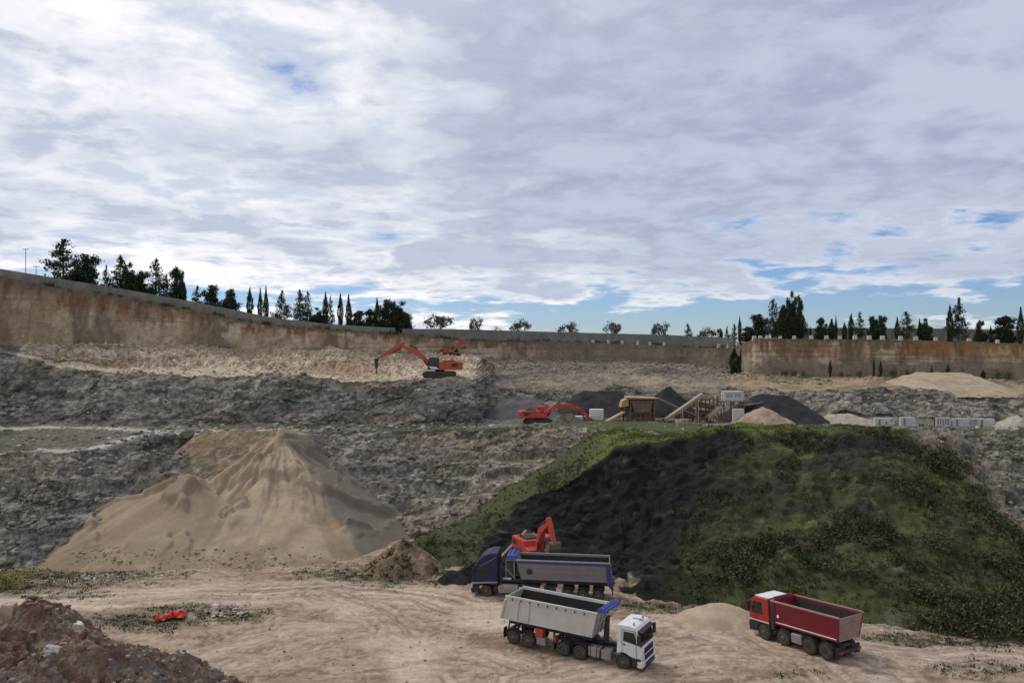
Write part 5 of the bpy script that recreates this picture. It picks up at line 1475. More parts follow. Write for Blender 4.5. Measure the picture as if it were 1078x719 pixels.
# ------------------------------------------------------------------ red four axle dump truck
def red_truck():
    u = Vector((-2.68, 4.66, 0)).normalized(); l = Vector((-u.y, u.x, 0))
    root = empty('dump_truck', Vector((18.65, 56.66, -.02)) - l * 1.15, (0, math.atan(.41/5.38), math.atan2(u.y, u.x)))
    tag(root, 'dark red four axle dump truck with an empty red tub, driving away on the right', 'truck', 'tipper trucks on the quarry floor')
    r = .57
    for x, d in ((0, False), (-1.75, False), (-4.0, True), (-5.35, True)): axle_wheels(root, x, 1.22, r, .36 if not d else .30, d)
    c = MB()
    for s in (-.42, .42): c.box(-6.3, 1.0, s - .06, s + .06, .85, 1.15)
    for x in (0, -1.75, -4.0, -5.35): c.tube((x, -.85, .53), (x, .85, .53), .12, 10)
    for x in (-6.2, -4.7, -3.0, -1.0): c.box(x, x + .12, -.36, .36, .88, 1.1)
    c.build('chassis', M_chas, root, .01)
    pf = [(1.30, 1.18), (1.33, 1.62), (1.24, 1.85), (1.06, 2.70), (.92, 2.92), (.55, 3.04), (-.52, 3.02), (-.55, 1.18)]
    cab = MB().prism(pf, -1.2, 1.2).build('cab', M_redcab, root, .07, False, 3)
    MB().box(-.5, .85, -1.05, 1.05, 3.035, 3.06).build('roof_panel', M_white, cab, .01)
    ar = [(math.cos(R(a)) * .66, .52 + math.sin(R(a)) * .66) for a in range(15, 171, 15)]
    MB().prism([(1.33, .5), (1.36, .9), (1.33, 1.17), (-.55, 1.17), (-.62, .72)] + [q for q in reversed(ar)] + [(.7, .5)], -1.21, 1.21).build('lower_cab', M_black, cab, .03)
    MB().hexa([(1.25,-1.1,1.88),(1.25,1.1,1.88),(1.08,1.04,2.66),(1.08,-1.04,2.66),(1.275,-1.1,1.885),(1.275,1.1,1.885),(1.1,1.04,2.665),(1.1,-1.04,2.665)]).build('windscreen', M_glass, cab)
    MB().box(-.60, -.56, -.6, .6, 1.9, 2.6).build('rear_window', M_glass, cab)
    for s in (-1, 1):
        MB().hexa([(1.02, s*1.203, 1.82), (.02, s*1.203, 1.78), (.05, s*1.203, 2.66), (.86, s*1.203, 2.66), (1.02, s*1.214, 1.82), (.02, s*1.214, 1.78), (.05, s*1.214, 2.66), (.86, s*1.214, 2.66)]).build('side_window', M_glass, cab)
        MB().box(1.12, 1.30, s*1.3, s*1.52, 1.95, 2.62).bar((1.05, s*1.18, 2.55), (1.2, s*1.42, 2.55), .05).build('mirror', M_black, cab, .04)
        MB().hexa([(1.30, s*1.204, 1.26), (-.55, s*1.204, 1.26), (-.55, s*1.204, 1.34), (1.30, s*1.204, 1.34), (1.30, s*1.216, 1.26), (-.55, s*1.216, 1.26), (-.55, s*1.216, 1.34), (1.30, s*1.216, 1.34)]).build('white_stripe', M_white, cab)
        MB().box(1.25, 1.37, s*.8, s*1.17, .68, 1.0).build('headlight', M_lamp, cab, .03)
        MB().prism([(-2.45, .48), (-2.52, .42), (-3.28, .42), (-3.35, .48), (-3.35, 1.0), (-3.28, 1.07), (-2.52, 1.07), (-2.45, 1.0)], s*.62, s*1.16).build('fuel_tank', M_alu, root, .05)
        MB().box(-6.25, -6.2, s*.6, s*1.22, .32, .95).build('mud_flap', M_black, root)
    arc_guard(root, (-1.75,), 1.22, .4, .64, M_black, 10, 170)
    arc_guard(root, (-4.0, -5.35), 1.22, .62, .62, M_black, 25, 155)
    MB().box(-.98, -.66, .7, 1.15, .9, 2.9).tube((-.85, -.85, .9), (-.85, -.85, 3.1), .1, 10).build('air_intake', M_black, root, .03)
    xf, xfb, xr, xrb, zb, zt, wb, wt = -.95, -1.05, -6.65, -6.35, 1.38, 3.02, 1.06, 1.25
    body, tg = tub(root, 'dump_body', xf, xfb, xr, xrb, zb, zt, wb, wt, M_red, M_tray, railmat=paint_mat('worn_rail', (0.34, 0.17, 0.15), .6, 0, .7, (0.36, 0.31, 0.26), 1.5))
    tg.data.materials.clear(); tg.data.materials.append(paint_mat('worn_tailgate', (0.30, 0.13, 0.12), .55, .1, .8, (0.36, 0.29, 0.25), .9))
    tag(tg, 'worn pinkish grey tailgate')
    m = MB()
    for s in (-1, 1):
        m.bar((xrb + .05, s*(wb+.03), zb+.12), (xfb - .05, s*(wb+.03), zb+.12), .08, .06)
    m.build('white_edge_trim', M_white, body, .01)
    st = MB()
    for s in (-1, 1):
        rib(st, s, xrb + .06, xr + .06, zb, zt, wb, wt, .16, .07, .0, .93); rib(st, s, xfb - .1, xf - .1, zb, zt, wb, wt, .14, .05, .0, .93)
        st.bar((xrb, s*(wb+.02), zb+.02), (xfb, s*(wb+.02), zb+.02), .08, .12)
    st.build('stiffener', M_red, body, .012)
    hb = MB()                                                   # curved headboard over the cab back
    hb.hexa([(xf - .1, -1.2, zt), (xf - .1, 1.2, zt), (xf + .02, 1.2, zt), (xf + .02, -1.2, zt), (xf - .06, -.95, zt + .2), (xf - .06, .95, zt + .2), (xf + .06, .95, zt + .2), (xf + .06, -.95, zt + .2)])
    hb.bar((xf + .0, -1.0, zt + .2), (xf + .0, 1.0, zt + .2), .14, .08)
    hb.build('headboard', M_red, body, .03)
    dc = MB()
    for s in (-1, 1): dc.lathe_y((xfb - .35, s*(lerp(wb, wt, .45)) + (.03 if s > 0 else -.05), zb + .6), [(.12, 0), (.12, .02), (.02, .021)], 16)
    dc.build('round_badge', M_white, body)
    sp = MB()
    sp.prism([(xfb - .5, zb - .12), (xrb + .3, zb - .12), (xrb + .1, zb), (xfb - .3, zb)], -.5, .5); sp.build('subframe', M_chas, root)
    MB().box(-6.42, -6.3, -1.15, 1.15, .55, .72).bar((-6.35, -.5, .6), (-6.2, -.5, 1.0), .08).bar((-6.35, .5, .6), (-6.2, .5, 1.0), .08).build('underrun_bar', M_chas, root)
    for s in (-1, 1): MB().box(-6.45, -6.42, s*.7, s*1.1, .58, .70).build('tail_lamp', M_tail, root)
    return root
red_truck()
# ------------------------------------------------------------------ excavators
def outline(pts, wid):
    """closed xz outline around a polyline with half widths"""
    L, Rr = [], []
    n = len(pts)
    for i in range(n):
        a = Vector(pts[max(i-1, 0)]); b = Vector(pts[min(i+1, n-1)])
        d = (b - a).normalized(); nn = Vector((-d.y, d.x)); p_ = Vector(pts[i])
        L.append(tuple(p_ + nn * wid[i])); Rr.append(tuple(p_ - nn * wid[i]))
    return L + Rr[::-1]
def excavator(loc, heading, label, mat, boom, stick, tool, tool_ang=0.0, scale=1.0, cabmat=None, track_yaw=0.0):
    root = empty('excavator', loc, heading, scale)
    tag(root, label, 'excavator')
    for s in (-1, 1):
        pr = []
        for k in range(9): a = R(90 - 180 * k / 8); pr.append((2.1 + .5 * math.cos(a), .52 + .5 * math.sin(a)))
        for k in range(9): a = R(270 - 180 * k / 8); pr.append((-2.1 + .5 * math.cos(a), .52 + .5 * math.sin(a)))
        t = MB().prism(pr, s*1.05, s*1.68)
        for x in np.arange(-2.1, 2.2, .3): t.box(x, x + .07, s*1.04, s*1.70, 1.02, 1.06); t.box(x, x + .07, s*1.04, s*1.70, -.02, .02)
        o = t.build('track', M_chas, root, .02)
        f = MB()
        for x in (-2.1, 2.1): f.lathe_y((x, s*1.70, .52), [(.36, -.02), (.36, .03), (.12, .05)], 16)
        for x in (-1.2, -.4, .4, 1.2): f.lathe_y((x, s*1.70, .32), [(.17, -.02), (.17, .02), (.06, .03)], 12)
        f.box(-1.6, 1.6, s*1.66, s*1.70, .45, .78)
        f.build('track_frame', M_black, o)
    MB().box(-1.5, 1.5, -1.05, 1.05, .5, .95).tube((0, 0, .9), (0, 0, 1.3), .75, 18).build('undercarriage', M_chas, root)
    MB().prism([(1.35, 1.28), (1.35, 1.75), (.3, 1.95), (.1, 2.55), (-3.0, 2.6), (-3.0, 1.28)], -1.5, 1.48).build('engine_house', mat, root, .06)
    d = MB()
    for s in (-1, 1):
        yy = s * 1.505 if s < 0 else 1.485
        for x in (-.8, -1.7): d.box(x, x + .03, yy - .01, yy + .01, 1.4, 2.5)
        d.box(-2.8, -1.9, yy - .012, yy + .012, 1.75, 2.3)
    d.box(-2.4, -.5, -.9, .9, 2.59, 2.72).tube((-1.9, -.9, 2.6), (-1.9, -.9, 3.05), .08, 8)
    d.build('vent_panel', M_black, root)
    cw = []
    for k in range(7): a = R(-60 + 20 * k); cw.append((-3.02 - .75 * math.cos(a) + .35, a))
    m = MB()
    m.hexa([(-3.02, -1.5, 1.22), (-3.02, 1.5, 1.22), (-3.55, 1.2, 1.3), (-3.55, -1.2, 1.3), (-3.02, -1.5, 2.55), (-3.02, 1.5, 2.55), (-3.6, 1.2, 2.45), (-3.6, -1.2, 2.45)])
    m.build('counterweight', mat, root, .12, False, 3)
    cb = MB().prism([(1.75, 1.32), (1.85, 1.9), (1.6, 3.05), (1.4, 3.2), (.1, 3.2), (.05, 1.32)], .5, 1.5).build('cab', cabmat or M_black, root, .05)
    w = MB()
    w.hexa([(.2, 1.502, 2.0), (1.72, 1.502, 2.0), (1.52, 1.502, 3.02), (.2, 1.502, 3.02), (.2, 1.515, 2.0), (1.72, 1.515, 2.0), (1.52, 1.515, 3.02), (.2, 1.515, 3.02)])
    w.hexa([(1.86, .6, 1.95), (1.86, 1.4, 1.95), (1.62, 1.4, 3.02), (1.62, .6, 3.02), (1.875, .6, 1.955), (1.875, 1.4, 1.955), (1.635, 1.4, 3.025), (1.635, .6, 3.025)])
    w.box(.03, .048, .6, 1.4, 2.1, 3.0)
    w.build('window', M_glass, cb)
    MB().hexa([(.1, 1.503, 1.4), (1.2, 1.503, 1.4), (1.7, 1.503, 1.85), (.5, 1.503, 1.75), (.1, 1.512, 1.4), (1.2, 1.512, 1.4), (1.7, 1.512, 1.85), (.5, 1.512, 1.75)]).build('white_flash', M_white, cb)
    hr = MB()
    for y in (-1.4, -.4): hr.bar((-.2, y, 2.55), (-.2, y, 3.1), .04); hr.bar((-1.6, y, 2.6), (-1.6, y, 3.1), .04); hr.bar((-.2, y, 3.1), (-1.6, y, 3.1), .04)
    hr.build('handrail', M_chas, root)
    # boom, stick and their rams; everything in the xz plane
    nb_ = len(boom)
    wid = [.26] + [.42] * (nb_ - 2) + [.22]
    bo = MB().prism(outline(boom, wid), -.36, .30).build('boom', mat, root, .03)
    sw = [.2, .36, .17]
    e = Vector(stick[0]); t2 = Vector(stick[1]); dd = (t2 - e).normalized()
    back = e - dd * .75
    st = MB().prism(outline([tuple(back), tuple(e + dd * .4), tuple(t2)], sw), -.26, .20).build('stick', mat, root, .03)
    def ram(a, b, y, r=.09):
        a3, b3 = Vector((a[0], y, a[1])), Vector((b[0], y, b[1])); mid = a3.lerp(b3, .58)
        q = MB().tube(a3, mid, r, 10).build('hydraulic_cylinder', M_chas, root)
        MB().tube(mid, b3, r * .55, 8).build('piston_rod', M_alu, q)
    el = Vector(boom[1]); pv_ = Vector(boom[0])
    for y in (-.48, .42): ram((1.55, 1.45), tuple(pv_.lerp(el, .8)), y)
    nrm = (Vector(boom[-1]) - el).normalized(); up = Vector((-nrm.y, nrm.x))
    ram(tuple(el + up * .5), tuple(back), -.03, .1)
    side_ = Vector((-dd.y, dd.x))
    ram(tuple(e + side_ * -.42), tuple(t2 - dd * .5 + side_ * -.4), -.03, .075)
    MB().bar((t2.x - dd.x*.5 - side_.x*.4, -.03, t2.y - dd.y*.5 - side_.y*.4), (t2.x + .12, -.03, t2.y - .28), .16, .1).build('bucket_link', M_chas, root)
    if tool == 'hammer':
        q = MB(); q.box(-.26, .26, -.24, .2, -1.35, .15); q.box(-.32, .32, -.30, .26, -.25, .12); q.tube((0, -.02, -1.35), (0, -.02, -2.25), .09, 10, .05)
        b = q.build('hydraulic_hammer', M_chas, root, .02)
    else:
        pr = [(-.1, .1), (.25, .05), (.35, -.2), (.25, -.75), (-.1, -1.15), (-.65, -1.2), (-1.15, -.95), (-1.1, -.88), (-.62, -1.08), (-.15, -1.03), (.12, -.7), (.2, -.2), (-.05, -.1)]
        q = MB().prism(pr, -.75, .7)
        for y in (-.75, .66): q.prism([(-.1, .1), (.25, .05), (.35, -.2), (.25, -.75), (-.1, -1.15), (-.65, -1.2), (-1.15, -.95), (-.5, -.35)], y, y + .05)
        for y in np.linspace(-.68, .6, 5): q.hexa([(-1.1, y, -1.0), (-1.1, y+.1, -1.0), (-1.1, y+.1, -.9), (-1.1, y, -.9), (-1.38, y+.02, -.88), (-1.38, y+.08, -.88), (-1.38, y+.08, -.84), (-1.38, y+.02, -.84)])
        b = q.build('bucket', M_brown, root, .01)
    b.location = (t2.x, 0, t2.y); b.rotation_euler = (0, tool_ang, 0)
    return root
excavator(G(463, 112.5, .05), R(183), 'large orange red excavator with a breaker hammer on the upper bench by pale rubble', M_orange,
    [(1.3, 1.95), (3.7, 4.1), (6.1, 5.1)], [(6.1, 5.15), (9.9, 2.9)], 'hammer', 0.0, 1.0)
excavator(G(475, 163, .1), R(-25), 'small faraway orange excavator with raised arm below the far rim wall', M_orange,
    [(.9, 1.9), (2.6, 3.7), (4.4, 5.6)], [(4.4, 5.6), (5.0, 3.4)], 'bucket', .4, .72)
excavator(G(567, 108, -.35), R(6), 'bright orange excavator with a long flat arm reaching right towards the crusher hopper', M_vred,
    [(1.0, 1.9), (3.2, 3.35), (5.6, 3.3), (7.6, 2.5)], [(7.5, 2.6), (9.6, .9)], 'bucket', 1.0, .84, M_vred)
excavator(Vector((2.15, 72.4, 1.35)), R(-64), 'red excavator loading black soil into the grey and blue trailer', M_vred,
    [(.9, 1.9), (1.9, 4.1), (3.7, 5.2)], [(3.7, 5.2), (4.7, 3.3)], 'bucket', -.1, .8, M_vred)
cone_heap('earth_heap', 597, 104.5, 0, 5.2, 1.6, M_scree, (0.16,0.145,0.115), (0.10,0.10,0.06), 'small grey green earth heap in front of the long armed orange excavator', 'earth heap', flat=1.2, seed=20, depth=3)

# ------------------------------------------------------------------ crushing plant on the middle bench
def at(px, Y, dz=0.0): return G(px, Y, dz)
S1 = 108 * K / F                                    # metres per photo pixel at the plant
def feed_hopper():
    b = at(676, 108); root = empty('feed_hopper', b); tag(root, 'rusty ribbed feed hopper bunker with pale wing plates, right of the orange excavator arm', 'hopper')
    w = MB(); w.box(-1.9, 1.9, .7, 2.4, 0, 3.4); w.box(-1.9, -1.7, -.3, .698, 0, 3.4); w.box(1.7, 1.9, -.3, .698, 0, 3.4); w.hexa([(-1.2, -.3, 1.5), (1.2, -.3, 1.5), (1.2, .69, 1.2), (-1.2, .69, 1.2), (-1.69, -.3, 3.3), (1.69, -.3, 3.3), (1.69, .69, 3.3), (-1.69, .69, 3.3)]); w.build('bunker_wall', paint_mat('dusty_brown_plate', (0.26, 0.195, 0.14), .85, .1, .8, (0.14, 0.085, 0.055), .8), root, .03)
    r = MB()
    for x in (-1.85, -1.1, -.35, .4, 1.15, 1.8): r.box(x, x + .1, -.40, -.302, 0, 3.4)
    for z_ in (.5, 1.3, 2.1, 2.9): r.box(-1.9, 1.95, -.37, -.303, z_, z_ + .1)
    r.build('wall_rib', M_rust, root)
    t = MB(); t.hexa([(-2.4, -.7, 3.42), (2.2, -.7, 3.42), (2.1, 2.6, 3.42), (-2.3, 2.6, 3.42), (-2.5, -.9, 3.75), (2.3, -.9, 3.6), (2.2, 2.8, 3.6), (-2.4, 2.8, 3.8)]); t.build('wing_plate', paint_mat('pale_rusty_plate', (0.42, 0.32, 0.24), .7, .1, .6, (0.25, 0.15, 0.1), .8), root)
    f = MB(); f.hexa([(-2.1, -.4, 2.4), (-2.1, 1.8, 2.4), (-3.3, 1.8, 2.2), (-3.3, -.4, 2.2), (-2.1, -.5, 3.6), (-2.1, 2.0, 3.6), (-3.0, 2.0, 3.2), (-3.0, -.5, 3.2)]); f.build('feed_chute', M_yel, root, .04)
    l = MB()
    for x in (-2.9, -2.2): l.bar((x, -.2, 0), (x, -.2, 2.4), .14); l.bar((x, 1.5, 0), (x, 1.5, 2.4), .14)
    l.bar((-2.9, -.2, .2), (-2.2, -.2, 2.2), .1); l.build('support_leg', M_black, root)
feed_hopper()
def conveyor(name, a, b, w, mat, beltmat, label, legs=(.3, .85), truss=True, deep=.4):
    a, b = Vector(a), Vector(b); root = empty(name, (a.x, a.y, a.z)); tag(root, label, 'conveyor')
    d = b - a; dn = d.normalized(); sidev = dn.cross(Vector((0, 0, 1))).normalized() * w / 2
    m = MB()
    for s in (-1, 1):
        o = sidev * s
        m.bar(o, d + o, .10, .16)
        if truss:
            lo = Vector((0, 0, -deep)); m.bar(o + lo, d + o + lo, .08, .08)
            n = max(4, int(d.length / .9))
            for k in range(n): m.bar(o + d * (k / n), o + lo + d * ((k + .5) / n), .05); m.bar(o + lo + d * ((k + .5) / n), o + d * ((k + 1) / n), .05)
    m.build('conveyor_frame', mat, root)
    up = sidev.cross(d).normalized(); up = up if up.z > 0 else -up
    MB().bar(up * .1, d + up * .1, w * .86, .05, up).build('belt', beltmat, root)
    for p_ in (Vector((0, 0, 0)), d):
        MB().tube(p_ - sidev * .95, p_ + sidev * .95, .2, 12).build('drum', M_chas, root)
    for t in legs:
        g = MB(); c = a + d * t
        gz = at(539 + c.x / c.y * F, c.y / K).z - a.z
        for s in (-1, 1): g.bar(d * t + sidev * s, Vector(((d * t).x, (d * t).y, min(gz, (d * t).z - .3))) + sidev * s * 1.5, .1)
        g.bar(d * t + sidev + Vector((0, 0, -.8)), d * t - sidev + Vector((0, 0, -.8)), .08)
        g.build('leg', mat, root)
    return root
M_paleb = paint_mat('dusty_galvanised_steel', (0.44, 0.38, 0.29), .7, .2, .5, (0.3, 0.23, 0.15), 1.0)
M_belt = paint_mat('dusty_belt', (0.10, 0.09, 0.08), .9, 0, .6, (0.25, 0.2, 0.15), .7)
conveyor('conveyor', P(636, 445, 107), P(657, 433.5, 107.5), 1.1, M_yel, M_yel, 'short tan sided feeder conveyor rising to the rusty hopper', (.8,), False)
conveyor('conveyor', P(744, 443, 107), P(691, 419, 109), .9, M_brown, M_belt, 'dark brown conveyor sloping up left, crossing the pale one', (.35, .8))
conveyor('conveyor', P(699, 442, 106.2), P(740, 414, 106.5), .9, M_paleb, M_paleb, 'long pale conveyor sloping up right, crossing the dark brown one', (.45, .85))
conveyor('conveyor', P(744, 440, 106), P(759, 427, 106.5), .8, M_paleb, M_belt, 'short pale conveyor under the white control cabin', (.6,))
conveyor('conveyor', P(780, 428, 109), P(803, 424, 110), .9, M_chas, M_belt, 'short dark conveyor over the long dark gravel heap, right of the white cabin', (.7,), True, .3)
def screen_plant():
    b = at(740, 109); root = empty('screening_plant', b); tag(root, 'rusty brown steel screening tower of posts and decks between the conveyors and the white cabin', 'screening plant')
    m = MB()
    for x in (-1.9, -.6, .7, 1.9):
        for y in (-1.2, 1.2): m.bar((x, y, 0), (x, y, 3.5 + .15 * x), .17)
    for z_ in (1.2, 2.3, 3.3):
        for y in (-1.2, 1.2): m.bar((-2, y, z_), (2, y, z_ + .1), .14)
    for x in (-1.9, .7): m.bar((x, -1.2, 0), (x + 1.2, -1.2, 2.3), .1); m.bar((x + 1.2, -1.2, 0), (x, -1.2, 2.3), .1)
    m.build('steel_frame', M_rust, root)
    d = MB(); d.hexa([(-1.8, -1, 2.4), (1.6, -1, 1.7), (1.6, 1, 1.7), (-1.8, 1, 2.4), (-1.8, -1, 3.3), (1.6, -1, 2.5), (1.6, 1, 2.5), (-1.8, 1, 3.3)]); d.build('screen_box', M_rust, root, .03)
    h = MB(); h.hexa([(-.5, -.5, .3), (.5, -.5, .3), (.5, .5, .3), (-.5, .5, .3), (-1.2, -1, 1.6), (1.2, -1, 1.6), (1.2, 1, 1.6), (-1.2, 1, 1.6)]); h.build('chute', M_brown, root)
    r = MB()
    for x in np.arange(-2, 2.1, .8): r.bar((x, -1.4, 3.4), (x, -1.4, 4.3), .05)
    for z_ in (3.85, 4.3): r.bar((-2, -1.4, z_), (2, -1.4, z_), .05)
    r.box(-2, 2, -1.5, -1.2, 3.36, 3.42); r.build('walkway', M_rust, root)
screen_plant()
def control_cabin():
    b = at(771, 108); root = empty('control_cabin', b); tag(root, 'white control cabin raised on rusty stilts above the crusher plant', 'cabin')
    zb = 3.15
    MB().box(-1.45, 1.45, -.9, .9, zb, zb + 1.35).build('cabin_shell', M_concw, root, .03)
    for x in (-1.2, .05): MB().box(x, x + 1.05, -.915, -.901, zb + .55, zb + 1.1).build('window', paint_mat('dull_pane', (0.30, 0.32, 0.33), .2, 0, .2), root)
    MB().box(-1.5, 1.5, -.97, .97, zb + 1.352, zb + 1.42).build('roof', M_concw, root)
    m = MB()
    for x in (-1.5, 0, 1.5):
        for y in (-.8, .8): m.bar((x, y, 0), (x, y, zb), .15)
    m.bar((-2.6, -.8, .1), (1.5, -.8, zb - .2), .16); m.bar((-1.5, -.8, .2), (0, -.8, zb), .12); m.bar((0, -.8, .2), (1.5, -.8, zb), .12)
    m.box(-2.2, 2.6, -1.2, 1.2, zb - .12, zb - .003); m.build('stilt_frame', M_rust, root)
    r = MB()
    for x in (-2.2, -1.8, 1.8, 2.2, 2.6): r.bar((x, -1.15, zb), (x, -1.15, zb + 1.0), .05)
    r.bar((-2.2, -1.15, zb + 1), (-1.5, -1.15, zb + 1), .05); r.bar((1.6, -1.15, zb + 1), (2.6, -1.15, zb + 1), .05); r.build('handrail', M_rust, root)
    s = MB()
    for k in range(12): s.box(-2.3 - k * .26, -2.02 - k * .26, -1.0, -.4, zb - .25 - k * .26, zb - .2 - k * .26)
    s.bar((-2.1, -1.02, zb), (-5.1, -1.02, .1), .08, .16); s.bar((-2.1, -1.02, zb + .9), (-5.1, -1.02, 1.0), .05); s.build('stair', M_rust, root)
control_cabin()
def simple(name, label, cat, loc, fn, mat, rot=0.0, bevel=.03, group=None):
    m = MB(); fn(m); o = m.build(name, mat, None, bevel); o.location = loc; o.rotation_euler = (0, 0, rot); tag(o, label, cat, group); return o
simple('concrete_block', 'pale concrete slab standing at the left side of the small tan heap', 'concrete block', at(777, 105), lambda m: m.box(-.8, .8, -.3, .3, -.2, 2.1).box(-.3, .5, -.5, -.302, -.2, .9), M_concw, .05)
simple('storage_box', 'small pale metal box on the ground below the crossing conveyors', 'box', at(718, 105), lambda m: m.box(-.9, .9, -.4, .4, -.1, .45).box(-.2, .95, -.45, .45, .452, .62), M_paleb, .1)
def panel(px, Y, w, h, lab):
    b = at(px, Y); root = empty('white_container', b); tag(root, lab, 'container')
    MB().box(-w/2, w/2, -.6, .6, .12, h).build('shell', M_white, root, .02)
    r = MB()
    for x in np.linspace(-w/2 + .1, w/2 - .1, 7): r.box(x - .03, x + .03, -.63, -.602, .2, h - .1)
    r.build('rib', M_concw, root); MB().box(-w/2, w/2, -.5, .5, 0, .118).build('skid', M_black, root)
panel(628, 111, 2.1, 1.75, 'white container half hidden behind the tip of the long orange arm')
panel(612, 110.2, 2.9, .75, 'low white container lying under the long orange arm')

# white barriers on the right of the bench
GB = 'white barriers on the right of the bench'
def barrier(px, w, h, style, lab):
    b = at(px, 105.5); root = empty('barrier', b, rng.uniform(-.05, .05)); tag(root, lab, 'barrier', GB)
    if style == 'block':
        MB().prism([(-.35, -.1), (.35, -.1), (.28, h), (-.28, h)], -w/2, w/2).build('block', M_concw, root, .05).rotation_euler = (0, 0, R(90))
        MB().box(-w*.3, -w*.22, -.42, -.30, .1, h*.9).build('joint_strip', M_conc, root)
    else:
        m = MB(); n = 6
        for k in range(n): x = -w/2 + w * (k + .5) / n; m.box(x - w/n*.3, x + w/n*.3, -.12, .12, 0, h)
        m.box(-w/2, w/2, -.18, -.121, h*.8, h*.95); m.box(-w/2, w/2, -.18, -.121, .05, h*.2)
        m.build('slat', M_concw, root, .02); MB().box(-w/2, w/2, .13, .3, 0, h*.92).build('backing_board', M_chas, root)
barrier(930, 2.7, 1.05, 'block', 'long low grey white block, leftmost of the barriers on the bench')
barrier(955, 2.2, 1.25, 'block', 'square white block standing between the leftmost one and the slatted barriers')
barrier(992.5, 2.3, 1.3, 'slat', 'wide white barrier with dark upright slots, left end of the long row')
barrier(1010.5, 2.4, 1.2, 'block', 'plain white block between the two slotted barriers of the row')
barrier(1024, 1.2, 1.25, 'slat', 'narrow white barrier with dark slots in the middle of the row')
barrier(1037, 2.5, 1.2, 'block', 'plain white block closing the right end of the barrier row')

# ------------------------------------------------------------------ single boulders
def boulder(loc, size, col, label, seed, grp=None):
    bm = bmesh.new(); bmesh.ops.create_icosphere(bm, subdivisions=3, radius=1.0)
    co = np.array([v.co[:] for v in bm.verts])
    w_, s_b, c_b = worley(co[:, 0] * 1.1 + seed * 3.1, co[:, 1] * 1.1, co[:, 2] * 1.1 + seed, 900)
    k = 1 + (c_b - .5) * .5 + (fbm(co[:, 0] * 2 + seed, co[:, 1] * 2, co[:, 2] * 2, 3, seed=910) - .5) * .5
    co = np.clip(co * k[:, None], -.82, .85) * np.array(size)
    fs = np.array([[v.index for v in f_.verts] for f_ in bm.faces]); bm.free()
    cc_ = np.array(col) * (.75 + .5 * c_b[:, None])
    o = link_mesh('boulder', np_mesh('boulder', co, fs, M_stone, cc_, False)); o.location = Vector(loc) + Vector((0, 0, size[2] * .45)); o.rotation_euler = (rng.uniform(-.2, .2), rng.uniform(-.2, .2), rng.uniform(0, 6.28))
    tag(o, label, 'boulder', grp); return o
GBD = 'boulders along the pale track'
boulder(at(163, 88.5), (.95, .8, .75), (0.17, 0.16, 0.14), 'dark grey boulder on the track edge, farthest left of three', 1, GBD)
boulder(at(179, 90), (.85, .7, .6), (0.19, 0.175, 0.15), 'dark grey boulder on the track edge, middle of three', 2, GBD)
boulder(at(197, 91.5), (.9, .7, .65), (0.18, 0.165, 0.14), 'dark grey boulder on the track edge, nearest the brown bank', 3, GBD)
boulder(at(44, 82), (.55, .4, .35), (0.6, 0.57, 0.5), 'small white boulder by the lower pale track on the left', 4)
boulder(at(518, 100.5), (.5, .4, .3), (0.6, 0.57, 0.5), 'small white boulder on the lip of the grey face, left of the orange excavator', 5)
boulder(at(1055, 93), (.95, .7, .65), (0.36, 0.33, 0.28), 'pale boulder on the bench edge below the pale grey heap, left one of a pair', 6)
boulder(at(1069, 92.5), (.8, .7, .55), (0.3, 0.27, 0.23), 'pale boulder on the bench edge below the pale grey heap, right one of a pair', 7)
fb = FP(228, 642); boulder(fb, (.6, .4, .38), (0.5, 0.45, 0.37), 'pale rock lying in the weeds right of the red sheet', 8)
def on_deb(px, Y):
    X = (px - 539) / F * Y; return Vector((X, Y, float(deb_z(np.array([[X]]), np.array([[Y]]))[0, 0])))
boulder(on_deb(10, 42.4), (.5, .35, .75), (0.40, 0.31, 0.22), 'tall tan stone standing on the reddish debris heap', 9)
boulder(on_deb(82, 42.6), (.38, .3, .28), (0.5, 0.44, 0.36), 'pale stone on the crest of the debris heap', 10)
boulder(on_deb(55, 39.2), (.55, .45, .25), (0.31, 0.30, 0.285), 'bluish grey flat slab low on the debris heap', 11)
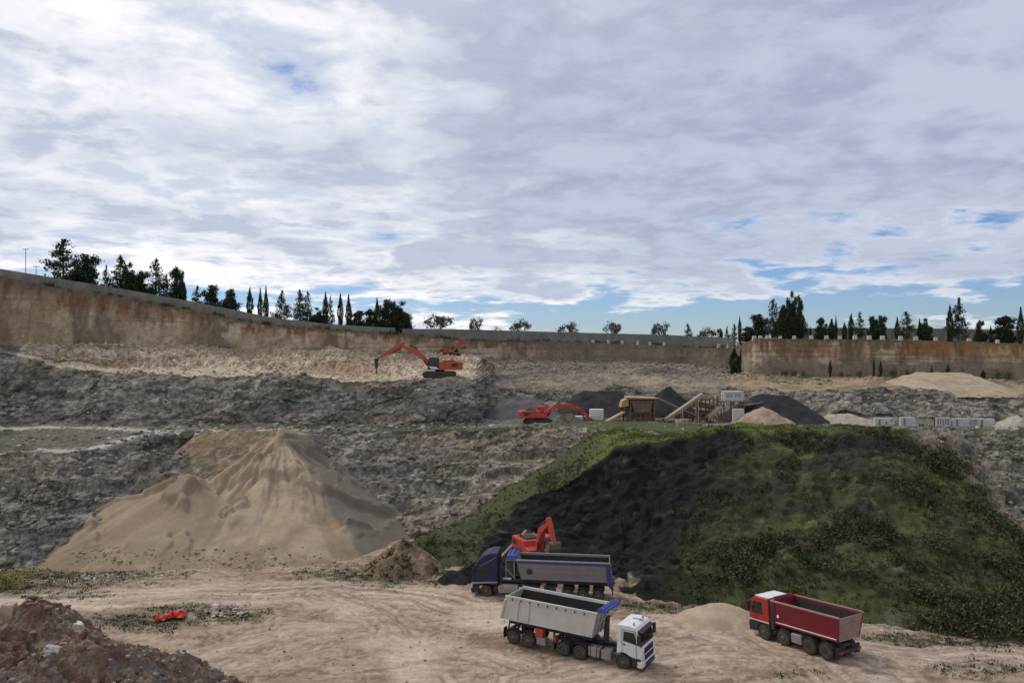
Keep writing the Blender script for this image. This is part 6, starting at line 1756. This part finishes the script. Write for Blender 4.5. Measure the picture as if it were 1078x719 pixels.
boulder(on_deb(33, 43.3), (.3, .3, .45), (0.10, 0.07, 0.055), 'dark clod on the very top of the debris heap', 12)

# crumpled red sheet in two pieces, lying in the weeds
M_sheet = paint_mat('red_plastic', (0.62, 0.022, 0.012), .4, 0, .15, (0.4, 0.05, 0.03), 2)
def sheet(px, py, w, d, h, rot, lab, seed):
    n = 34; gx, gy = np.meshgrid(np.linspace(-1, 1, n), np.linspace(-1, 1, n))
    r_ = np.sqrt(gx ** 2 + gy ** 2)
    z_ = h * (.25 + 1.3 * np.abs(fbm(gx * 1.6 + seed, gy * 1.6, 0, 4, seed=930) - .45) * 2) * (1 - .8 * np.clip(np.maximum(np.abs(gx), np.abs(gy)), 0, 1) ** 3)
    v = np.stack([gx * w / 2 + (fbm(gx * 2, gy * 2, seed, 3, seed=931) - .5) * .5, gy * d / 2 + (fbm(gx * 2, gy * 2, seed + 5, 3, seed=932) - .5) * .5, z_], -1).reshape(-1, 3)
    i = (np.arange(n - 1)[:, None] * n + np.arange(n - 1)[None]).ravel()
    o = link_mesh('plastic_sheet', np_mesh('plastic_sheet', v, np.stack([i, i + 1, i + n + 1, i + n], 1), M_sheet, None, False))
    s = o.modifiers.new('thickness', 'SOLIDIFY'); s.thickness = .02
    o.location = FP(px, py) + Vector((0, 0, .12)); o.rotation_euler = (0, 0, rot); tag(o, lab, 'plastic sheet', 'crumpled red sheets')
sheet(184, 650, 1.6, 1.2, .55, .25, 'larger crumpled bright red sheet lying in the weeds of the quarry floor', 1)
sheet(168, 653.5, .9, .7, .34, .1, 'smaller crumpled bright red sheet, left of the larger one in the weeds', 4)

# brown beam lying on the black slope behind the blue cab
a_, b_ = emb(526, 588), emb(553, 563)
simple('timber_beam', 'long tan beam lying on the black slope behind the navy cab', 'beam', (0, 0, 0), lambda m: m.bar(a_ + Vector((0, -.5, .45)), b_ + Vector((0, -.3, .45)), .28, .22), paint_mat('weathered_timber', (0.30, 0.205, 0.13), .85, 0, .5, (0.2, 0.14, 0.1), 1), 0, .02)
